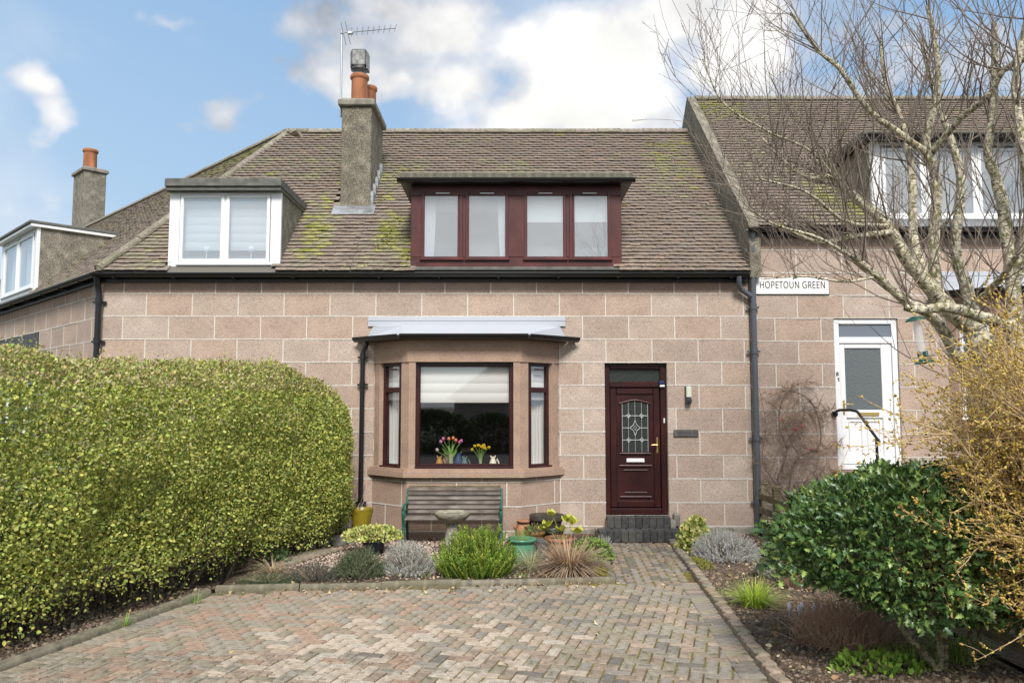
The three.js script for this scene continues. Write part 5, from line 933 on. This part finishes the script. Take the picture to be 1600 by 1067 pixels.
for (const [x, z, l, w] of [[-.08, 3.05, .13, 'small green sprout at the kerb in front of the green pot'], [.12, 3.08, .11, 'tiny green sprout on the kerb beside the feather grass'], [-.95, 3.1, .12, 'small green sprout on the kerb below the silver lavender'], [2.45, 5.35, .1, 'small green sprout in bare soil right of the kerb'], [2.5, 5.95, .14, 'green sprouts in the soil at the bottom right near the kerb'], [-3.35, 5.0, .14, 'small weed under the hedge near the street'], [-3.05, 4.2, .13, 'small weed at the hedge foot near the kerb corner']]) tuft('green_sprout', w, x, z, 22, l, .05, [[.22, .34, .04], [.16, .27, .05]], { wide: 2.6, lean: .8, category: 'seedling' });
tuft('grass_clump', 'bright grass and snowdrop leaves at the bottom right behind the holly stems', 3.35, 5.9, 260, .3, .22, [[.2, .32, .04], [.26, .4, .06]], { lean: .8 });
tuft('grass_clump', 'fresh green grass under the holly at the bottom edge', 2.95, 6.05, 200, .22, .2, [[.2, .32, .04], [.26, .4, .06]], { lean: .8 });
shrub('leafy_groundcover', 'bright green leafy groundcover at the foot of the holly', 2.6, 6.2, .34, .12, .2, ovate, 380, .045, [[.2, .34, .03], [.14, .26, .03], [.26, .4, .05]], { up: .9, jit: .6 });
shrub('leafy_groundcover', 'low ivy-like leaves under the hedge beside the kerb', -2.95, 2.35, .3, .2, .18, ovateWide, 260, .05, [[.08, .14, .05], [.12, .2, .07]], { up: .5, jit: .6 });
{ // crocuses, dry twiggy shrub
  rnd = mulberry(112);
  const white = M([.72, .68, .82], .7, { transmission: .2, thickness: 0 }), gl = M([.16, .27, .07], .7, { side: THREE.DoubleSide });
  [[2.50, 4.72], [2.56, 4.8], [2.62, 4.70], [2.67, 4.83], [2.72, 4.74], [2.79, 4.72]].forEach(([x, z], i) => { const o = thing('crocus', `pale lilac crocus, ${['leftmost', 'second from the left', 'third from the left', 'third from the right', 'second from the right', 'rightmost'][i]} of the small row on bare soil`, 'flower', [x, BED - .01, z], R(6), 'crocuses in the right bed'); part('bloom', lathe([[.004, .05], [.013, .07], [.017, .095], [.012, .12], [.003, .13]], 9), white, o); part('stem', tube([[0, 0, 0], [.003, .055, 0]], .004, .004, 5), white, o); for (let k = 0; k < 5; k++) { const m = part('leaf', blades[0], gl, o); m.scale.set(.06, R(.07, .11), .1); m.rotation.set(.35, k * 1.25, 0, 'YXZ'); } });
  const dry = thing('twiggy_shrub', 'low dry brown twiggy shrub left of the holly trunk', 'shrub', [2.66, BED, 5.55]); let tb = new Tubes();
  for (let k = 0; k < 560; k++) { const a = R(6.283), r = Math.sqrt(R()), x = Math.cos(a) * r * .46, z = Math.sin(a) * r * .36, hh = .36 * Math.sqrt(1.05 - r * r) * R(.7, 1.1); tb.add(curve([[x * .8 + R(-.04, .04), 0, z * .8], [x * .9 + R(-.05, .05), hh * .5, z * .9 + R(-.05, .05)], [x + R(-.12, .12), hh, z + R(-.12, .12)]], 4), .0035, .002, 3); }
  part('twigs', tb.build(), M([.44, .29, .20], .95), dry).userData.kind = 'stuff';
  const d2 = thing('twiggy_shrub', 'brown woody stems beside the grey-green lavender', 'shrub', [2.93, BED, 3.6]); tb = new Tubes();
  for (let k = 0; k < 200; k++) { const a = R(6.283), r = Math.sqrt(R()), x = Math.cos(a) * r * .2, z = Math.sin(a) * r * .2, hh = R(.15, .32); tb.add(curve([[x * .4, 0, z * .4], [x * .8, hh * .5, z * .8], [x + R(-.03, .03), hh, z]], 4), .0035, .0012, 3); }
  part('twigs', tb.build(), M([.42, .28, .19], .95), d2).userData.kind = 'stuff';
  const d3 = thing('straw_patch', 'patch of fallen tan straw on the soil left of the holly', 'dead stems', [2.72, BED, 4.45]); tb = new Tubes();
  for (let k = 0; k < 420; k++) { const x = R(-.3, .35), z = R(-.4, .5), a = R(6.283), l = R(.05, .14); tb.add([[x, R(.005, .03), z], [x + Math.cos(a) * l, R(.005, .04), z + Math.sin(a) * l]], .0022, .001, 3); }
  part('stalks', tb.build(), M([.42, .30, .2], .95), d3).userData.kind = 'stuff';
  // plants in the pots
  const yl = M([.50, .52, .08], .55, { side: THREE.DoubleSide, transmission: .25, thickness: 0 }), hp = thing('potted_plant', 'yellow-green broad-leaved plant growing in the squat terracotta pot', 'plant', [.595, BED + .22, 1.95]);
  const t3 = new Tubes(); [[-.17, .17, .05], [-.09, .3, .0], [.02, .12, .06], [.16, .2, .04], [.22, .1, .08], [-.2, .12, -.03], [.1, .22, -.05]].forEach(([x, y, z]) => { t3.add(curve([[x * .1, 0, z * .1], [x * .4, y * .6, z * .5], [x, y, z]], 6), .005, .003, 5); for (let k = 0; k < 5; k++) { const m = part('leaf', ovateWide, yl, hp, [x, y, z]); m.rotation.set(R(.5, 1.25), k * 1.26 + R(.6), R(-.3, .3), 'YXZ'); m.scale.setScalar(R(.08, .135)); } }); part('stems', t3.build(), M([.3, .33, .08], .7), hp);
  shrub('succulent', 'small green and red succulents filling the tan pot', .30, 1.5, .13, .06, .13, hebeSprig, 90, .06, [[.18, .26, .08], [.3, .12, .07], [.22, .3, .1]], { y: .27, category: 'plant', stems: 3 });
}
// ---------------------------------------------------------------- holly
{
  rnd = mulberry(121);
  const h = thing('holly_bush', 'dense dark glossy holly bush on bare stems in the right foreground', 'shrub', [3.06, BED - .02, 6.15]);
  const C = V3(.0, .84, .0), rx = 1.15, ry = .64, rz = .70, items = [];
  const cols = [[.055, .12, .03], [.08, .155, .04], [.04, .09, .028], [.13, .21, .05], [.08, .14, .05], [.21, .29, .07]];
  for (let k = 0; k < 23000; k++) {
    const d = randDir(), r0 = Math.pow(R(), .33), lump = .56 + .84 * fbm(d.x * 3.2 + 20, d.y * 3.2 + d.z * 2.2 + 20, 0, 6, 3); let p = V3(d.x * rx, d.y * ry, d.z * rz).multiplyScalar((.55 + .45 * r0) * lump); p.x += p.y * -.05;
    p.add(C); if (p.y < .35 + .2 * smooth(-.3, -.8, p.x) + .14 * fbm(p.x * 4 + 9, p.z * 4, 0, 2, 2)) continue;
    const dir = d.clone().add(randDir(.2).multiplyScalar(.9)).normalize(); items.push({ p, dir, s: R() < .25 ? R(.024, .036) : R(.036, .072), c: pick(cols), roll: R(6.283) });
  }
  for (let k = 0; k < 700; k++) { const p = V3(R(-.25, .35) , R(1.3, 1.52), R(-.25, .2)); if (Math.hypot((p.x - .02) / .32, (p.y - 1.33) / .17, p.z / .3) > 1) continue; items.push({ p, dir: randDir(.4), s: R(.035, .06), c: pick([[.16, .25, .06], [.10, .19, .05]]), roll: R(6.283) }); }
  const eye = camera.position.clone().sub(h.position); items.sort((a, b) => a.p.distanceTo(eye) - b.p.distanceTo(eye));
  const pm = cols.map(c => M(c, .38, { side: THREE.DoubleSide, clearcoat: .2, clearcoatRoughness: .35 })), any = M([1, 1, 1], .38, { side: THREE.DoubleSide, clearcoat: .2, clearcoatRoughness: .35 });
  items.slice(0, 300).forEach(t => { const m = part('leaf', hollyLeaf, pm[Math.max(0, cols.indexOf(t.c))], h); orient(t.p, t.dir, t.s, t.roll).decompose(m.position, m.quaternion, m.scale); });
  copies('leaves', hollyLeaf, any, items.slice(300).map(t => ({ m: orient(t.p, t.dir, t.s, t.roll), c: vary(t.c, .25, .1) })), h);
  const bark = texd([.62, .58, .45], T.bark, .25, .9, T.bumpFine, .003);
  [[[0, 0, .05], [-.11, .14, .06], [-.27, .33, .08], [-.30, .52, .06], [-.22, .8, .0]], [[.02, 0, .02], [.03, .25, .03], [.0, .5, 0], [.05, .9, -.05]], [[.06, 0, .0], [.07, .3, .03], [.09, .6, .02], [.2, 1.0, 0]], [[.3, 0, -.1], [.31, .3, -.08], [.36, .6, -.1], [.45, .9, -.05]], [[.38, 0, -.15], [.42, .4, -.1], [.5, .7, -.1]]].forEach((p, i) => part('stem', tube(curve(p, 14), [.032, .034, .03, .018, .016][i], .012, 9), bark, h));
  const tb = new Tubes(); for (let k = 0; k < 90; k++) { const d = randDir(.2), q = V3(d.x * rx * .85, d.y * ry * .85, d.z * rz * .85).add(C), a = V3(R(-.2, .3), R(.45, .75), R(-.1, .1)); if (q.y < .4) continue; tb.add(curve([a, a.clone().lerp(q, .5).add(V3(0, R(-.08, .08), 0)), q], 5), .011, .003, 5); }
  part('twigs', tb.build(), darkTwig, h).userData.kind = 'stuff';
}
// ---------------------------------------------------------------- forsythia at the right edge
{
  rnd = mulberry(131);
  const f = thing('forsythia_bush', 'tangled tan forsythia twigs with yellow buds at the right edge', 'shrub', [3.95, 0, 6.7]);
  const tb = new Tubes(), fine = new Tubes(), buds = [], straw = [];
  const grow = (p, d, len, r, lvl) => {
    const pts = [p.clone()], q = p.clone(), v = d.clone(); for (let k = 0; k < 7; k++) { v.add(randDir().multiplyScalar(.13)); v.y -= lvl ? .0 : .03; v.normalize(); q.addScaledVector(v, len / 7); pts.push(q.clone()); }
    (lvl ? fine : tb).add(pts, r, r * .35, lvl ? 4 : 5);
    pts.forEach((s, k) => {
      if (lvl < 2 && k > 1) for (let c = 0; c < (lvl ? 1 : 3); c++) if (R() < .8) grow(s, v.clone().add(randDir(.15).multiplyScalar(.95)).normalize(), len * R(.25, .45), r * .5, lvl + 1);
      if (k > (lvl ? 2 : 4)) for (let c = 0; c < (lvl ? 2 : 1); c++) if (R() < .5) { const w = s.clone().add(randDir().multiplyScalar(.005)); buds.push({ m: orient(w, v.clone().add(randDir().multiplyScalar(.8)).normalize(), R(.016, .03)), c: vary(pick([[.55, .39, .07], [.48, .31, .06], [.58, .46, .11], [.40, .25, .09]]), .2, .08) }); }
    });
  };
  for (let k = 0; k < 150; k++) { const a = R(-.5, .25), e = R(.42, 1.5), b = V3(R(-.12, .25), R(.25, 1.0), R(-.15, .15)); grow(b, V3(-Math.cos(e) * (R() < .78 ? 1 : -.6), Math.sin(e), a).normalize(), R(.62, 1.05) * (e > 1 ? 1.5 : 1), R(.007, .011), 0); }
  part('branches', tb.build(), M([.52, .37, .2], .85), f); part('twigs', fine.build(), M([.54, .39, .22], .85), f).userData.kind = 'stuff';
  const bud = lathe([[0, 0], [.18, .2], [.26, .5], [.2, .8], [0, 1.05]], 6);
  copies('buds', bud, M([1, 1, 1], .65), buds, f);
}
// ---------------------------------------------------------------- climbing rose on the upper house
{
  rnd = mulberry(141);
  const r = thing('climbing_rose', 'bare climbing rose trained in a ring against the wall beside the downpipe', 'climber', [4.15, .3, .07]);
  const tb = new Tubes(), fine = new Tubes(), lv = [];
  const cane = (pts, a, b) => { const c = curve(pts, 20); tb.add(c, a, b, 6); c.forEach((p, k) => { if (k > 2 && R() < .75) { const d = V3(R(-1, 1), R(-.7, 1), R(.0, .35)).normalize(); const l = R(.06, .24), q = p.clone().addScaledVector(d, l * .5), e = p.clone().addScaledVector(d, l).add(V3(R(-.03, .03), R(-.03, .03), 0)); fine.add([p, q, e], .006, .003, 4); for (let j = 0; j < 4; j++) { const d2 = V3(R(-1, 1), R(-1, 1), R(0, .3)).normalize(); fine.add([q, q.clone().addScaledVector(d2, R(.04, .16))], .003, .0015, 3); } if (R() < .5) lv.push({ m: orient(e, randDir(), R(.018, .03)), c: vary(pick([[.3, .32, .1], [.36, .12, .08], [.32, .26, .12]]), .2) }); } }); };
  cane([[-.05, .1, .02], [-.02, .5, .03], [.1, .85, .02], [.42, 1.0, .03], [.45, 1.35, .02], [.3, 1.72, .03], [-.02, 1.85, .02], [-.3, 1.75, .02]], .014, .006);
  cane([[-.05, .1, 0], [-.2, .5, .02], [-.05, .95, .02], [-.15, 1.3, .02], [-.1, 1.7, .02], [.15, 1.95, .01], [.42, 1.98, .01]], .012, .004);
  cane([[0, .2, .02], [.3, .62, .05], [.55, .72, .03], [.72, .55, .04]], .010, .003); cane([[0, .25, .02], [-.25, .5, .04], [-.42, .8, .03], [-.35, 1.3, .01], [-.44, 1.9, .01]], .010, .003);
  cane([[.12, .9, .02], [.0, 1.1, .04], [-.05, 1.35, .02], [.1, 1.55, .02]], .008, .003); cane([[.2, 1.0, .02], [.45, .95, .03], [.65, 1.1, .02], [.75, 1.02, .02]], .007, .002); cane([[.28, 1.7, .02], [.5, 1.55, .02], [.68, 1.58, .02]], .007, .002); cane([[-.1, .3, .05], [-.3, .25, .1], [-.4, .45, .06]], .009, .003); cane([[.05, .35, .05], [.25, .25, .1], [.4, .1, .08]], .009, .003);
  for (let k = 0; k < 950; k++) { const a = R(6.283), rr = R(.1, .62), p = V3(Math.cos(a) * rr * .95 + .05, 1.0 + Math.sin(a) * rr * 1.6, R(.0, .05)), d = randDir(); d.z *= .2; fine.add([p, p.clone().addScaledVector(d, R(.06, .22))], .0042, .002, 3); }
  part('canes', tb.build(), M([.16, .12, .085], .9), r); part('twigs', fine.build(), M([.27, .19, .14], .9), r).userData.kind = 'stuff'; copies('leaves', ovate, M([1, 1, 1], .8, { side: THREE.DoubleSide }), lv, r);
  const red = M([.6, .04, .07], .6); [[.18, 1.32], [.08, 1.28], [.3, .98], [-.12, 1.42]].forEach(([x, y]) => part('hip', new THREE.SphereGeometry(.018, 8, 6), red, r, [x, y, .05]));
}
// ---------------------------------------------------------------- bare tree
{
  rnd = mulberry(151);
  const t = thing('bare_tree', 'leafless grey-barked tree with upswept twigs in front of the right house', 'tree', [5.05, 0, 4.0]);
  const bark = texd([1, .97, .88], T.bark, .32, .95, T.bumpBig, .012, { bsize: .2 }), twigBark = M([.235, .19, .155], .85), off = t.position, fine = new Tubes(), mid = new Tubes(), mossIt = [], budIt = [];
  const limb = (pts, r0, r1, dense, name = 'limb') => {
    const c = curve(pts.map(p => V3(...p).sub(off)), pts.length * 6); const wob = c.map((p, i) => i && i < c.length - 1 ? p.clone().add(randDir().multiplyScalar(r1 * .35)) : p);
    part(name, new Tubes().add(wob, r0 * 1.25, r1 * 1.7, 10).build(), bark, t);
    for (let i = 2; i < wob.length; i++) {
      const k = i / wob.length, r = mix(r0, r1, k);
      for (let j = 0; j < dense; j++) if (R() < .24 + k * .26) { const tan = wob[i].clone().sub(wob[i - 1]).normalize(), d = tan.multiplyScalar(.5).add(randDir(.55).multiplyScalar(.95)); d.y = Math.abs(d.y) * .9 + .12; d.x -= .16; shoot(wob[i], d.normalize(), R(.55, 1.5), Math.min(r * .5, R(.006, .011)), 0); }
      if (R() < .1) for (let q = 0; q < 26; q++) { const n = randDir(.3); mossIt.push({ m: orient(wob[i].clone().addScaledVector(n, r * .95).add(randDir().multiplyScalar(.012)), n, R(.012, .025)), c: vary(pick([[.17, .18, .03], [.12, .12, .03]]), .25) }); }
    }
  };
  const shoot = (p, d, len, r, lvl) => {
    const n = lvl ? 4 : 7, pts = [p.clone()], q = p.clone(), v = d.clone(); for (let k = 0; k < n; k++) { v.add(randDir().multiplyScalar(.14)); v.y += lvl ? .05 : .085; v.normalize(); q.addScaledVector(v, len / n); pts.push(q.clone()); }
    (lvl ? fine : mid).add(pts, Math.max(r, .0028), Math.max(r * .35, .0016), lvl ? 3 : 4);
    pts.forEach((s, k) => { if (k && lvl < 2 && R() < (lvl ? .25 : .56)) shoot(s, v.clone().add(randDir(.1).multiplyScalar(.75)).normalize(), len * R(.22, .5), r * .45, lvl + 1); if (k > 1 && lvl) budIt.push({ m: orient(s, v, R(.010, .018)), c: vary([.16, .11, .08], .2) }); });
  };
  limb([[5.22, -.02, 4.05], [5.18, .7, 4.0], [5.05, 1.5, 3.95], [4.92, 2.2, 3.95], [4.797, 2.614, 3.95]], .13, .085, 0, 'trunk');
  limb([[4.95, 2.0, 3.95], [4.797, 2.614, 3.95], [4.487, 2.865, 4], [4.193, 3.146, 4.1], [3.959, 3.411, 4.15], [3.767, 3.713, 4.2], [3.497, 3.936, 4.25], [3.272, 4.123, 4.3], [3.089, 4.416, 4.4]], .085, .014, 2);
  limb([[4.9, 1.7, 4.0], [4.397, 2.373, 4.25], [4.089, 2.761, 4.4], [3.767, 2.91, 4.5], [3.473, 3.135, 4.6], [3.211, 3.288, 4.7]], .055, .016, 2);
  limb([[4.573, 2.789, 3.98], [4.434, 2.97, 3.9], [4.439, 3.539, 3.8], [4.519, 4.322, 3.75], [4.428, 4.727, 3.75], [4.591, 5.204, 3.7], [4.614, 5.726, 3.7], [4.593, 6.312, 3.6]], .06, .014, 2);
  limb([[4.809, 2.665, 3.9], [4.878, 3.182, 3.6], [4.836, 3.598, 3.5], [4.986, 4.423, 3.4], [4.911, 5.042, 3.3], [4.825, 5.434, 3.25], [4.72, 6.137, 3.2]], .06, .012, 2);
  limb([[5.1, 1.9, 4.1], [4.989, 2.637, 4.2], [4.968, 3.084, 4.25], [4.893, 3.71, 4.3], [4.827, 4.162, 4.3], [4.73, 4.361, 4.35], [4.779, 4.929, 4.4], [4.818, 5.718, 4.4]], .07, .016, 2);
  limb([[4.828, 2.668, 4.4], [4.525, 2.75, 4.5], [4.09, 2.842, 4.6], [3.896, 2.818, 4.6], [3.716, 2.842, 4.6]], .05, .02, 1);
  limb([[4.193, 3.146, 4.1], [4.234, 3.634, 3.8], [4.291, 4.301, 3.7], [4.265, 4.666, 3.7], [4.233, 4.988, 3.65], [4.101, 5.438, 3.6], [4.05, 5.947, 3.6]], .042, .01, 2);
  limb([[4.484, 4.601, 3.75], [4.628, 4.871, 4.1], [4.751, 5.001, 4.4], [4.813, 5.18, 4.5], [4.993, 5.291, 4.6]], .03, .016, 2);
  limb([[3.848, 3.655, 4.2], [3.312, 3.56, 4.4], [2.959, 3.488, 4.5], [2.469, 3.671, 4.6]], .026, .007, 2);
  limb([[3.383, 4.041, 4.27], [3.185, 4.188, 4.3], [2.974, 4.175, 4.3], [2.78, 4.251, 4.35], [2.462, 4.552, 4.4]], .026, .008, 2);
  limb([[4.443, 4.601, 3.75], [4.017, 4.814, 3.9], [3.71, 4.99, 4], [3.383, 5.387, 4.1], [3.184, 5.565, 4.1], [2.862, 5.933, 4.2]], .032, .008, 2);
  limb([[4.968, 3.084, 4.25], [5.009, 3.789, 4.5], [4.846, 4.294, 4.7], [4.809, 4.98, 4.7], [4.946, 5.614, 4.7]], .05, .016, 2);
  limb([[3.272, 4.123, 4.3], [2.932, 4.423, 4.4], [2.494, 4.582, 4.5], [2.037, 4.831, 4.6], [1.823, 5.22, 4.7]], .012, .004, 2);
  limb([[3.767, 3.713, 4.2], [3.17, 3.671, 4.6], [2.738, 3.896, 4.8], [2.26, 3.959, 5]], .016, .005, 2);
  limb([[3.211, 3.288, 4.7], [2.843, 3.461, 4.8], [2.399, 3.57, 4.9], [2.138, 3.694, 5]], .014, .004, 2);
  limb([[3.473, 3.135, 4.6], [3.108, 3.07, 4.7], [2.714, 3.102, 4.8], [2.269, 3.062, 4.9]], .011, .003, 2);
  limb([[4.708, 2.97, 4.1], [4.604, 3.086, 4.6], [4.606, 3.274, 4.9]], .03, .014, 1);
  part('shoots', mid.build(), twigBark, t).userData.kind = 'stuff'; part('twigs', fine.build(), twigBark, t).userData.kind = 'stuff';
  copies('moss', ovate, M([1, 1, 1], 1, { side: THREE.DoubleSide }), mossIt, t); copies('buds', lathe([[0, 0], [.22, .3], [.15, .7], [0, 1]], 5), M([1, 1, 1], .8), budIt, t);
}
// ---------------------------------------------------------------- across the street, mirrored in the windows
{
  rnd = mulberry(161);
  const b = thing('bungalow', 'low bungalow with a dark hipped roof across the street, mirrored in the bay window', 'house', [6.6, 0, 34]);
  const wm = part('wall', span(-9.6, 9.6, -.05, 2.35, -3.6, 3.6), granite[1], b), x0 = 10, z0 = 4, y0 = 2.35, y1 = 6.0;
  const P = [[-x0, y0, -z0], [x0, y0, -z0], [x0, y0, z0], [-x0, y0, z0], [-5.5, y1, 0], [5.5, y1, 0]], F = [[1, 0, 4], [1, 4, 5], [2, 1, 5], [3, 2, 5], [3, 5, 4], [0, 3, 4], [0, 1, 2], [0, 2, 3]], pos = F.flatMap(f => f.flatMap(k => P[k])), g = new THREE.BufferGeometry(); g.setAttribute('position', new THREE.Float32BufferAttribute(pos, 3)); g.computeVertexNormals();
  part('roof', autoUV(g), texd([.2, .18, .17], T.tile, 1.2, .95, T.bumpBig, .03), b);
  for (const x of [-6, -1.5, 4, 7.5]) { part('window_frame', span(x - .8, x + .8, .9, 2.1, -3.66, -3.59, .02), whiteU, b); part('pane', paneGeo(x - .7, x + .7, 1.0, 2.0, -3.67), M([.05, .06, .07], .08), b); }
  struct('road', autoUV(new THREE.PlaneGeometry(80, 6).rotateX(-Math.PI / 2).translate(0, -.04, 19)), texd([.09, .09, .092], T.blotch, 1.5, .95));
  const bush = (x, z, rx, ry, label) => { const o = thing('garden_bush', label, 'shrub', [x, 0, z]), it = []; for (let k = 0; k < 3200; k++) { const d = randDir(.2), l = .75 + .5 * fbm(d.x * 2 + 9, d.y * 2 + d.z * 2 + 9, 0, 3, 3), p = V3(d.x * rx, d.y * ry * .62, d.z * rx * .8).multiplyScalar(l * (.7 + .3 * R())); p.y += ry * .45; if (p.y < 0) continue; it.push({ m: orient(p, d.add(randDir().multiplyScalar(.7)).normalize(), R(.1, .2)), c: vary(pick([[.06, .10, .03], [.08, .12, .035], [.1, .105, .035]]), .25) }); } copies('foliage', ovate, M([1, 1, 1], .8, { side: THREE.DoubleSide }), it, o); part('trunk', cyl([0, -.05, 0], [0, ry * .6, 0], .08, .04, 7), darkTwig, o); };
  bush(-3.2, 23, 1.5, 1.7, 'dark bush across the road, leftmost of the three mirrored in the bay'); bush(-.6, 24, 1.4, 1.5, 'dark bush across the road, middle of the three mirrored in the bay'); bush(1.6, 23.5, 1.5, 2.2, 'dark bush across the road, tallest of the three mirrored in the bay');
}
renderer.render(scene, camera);
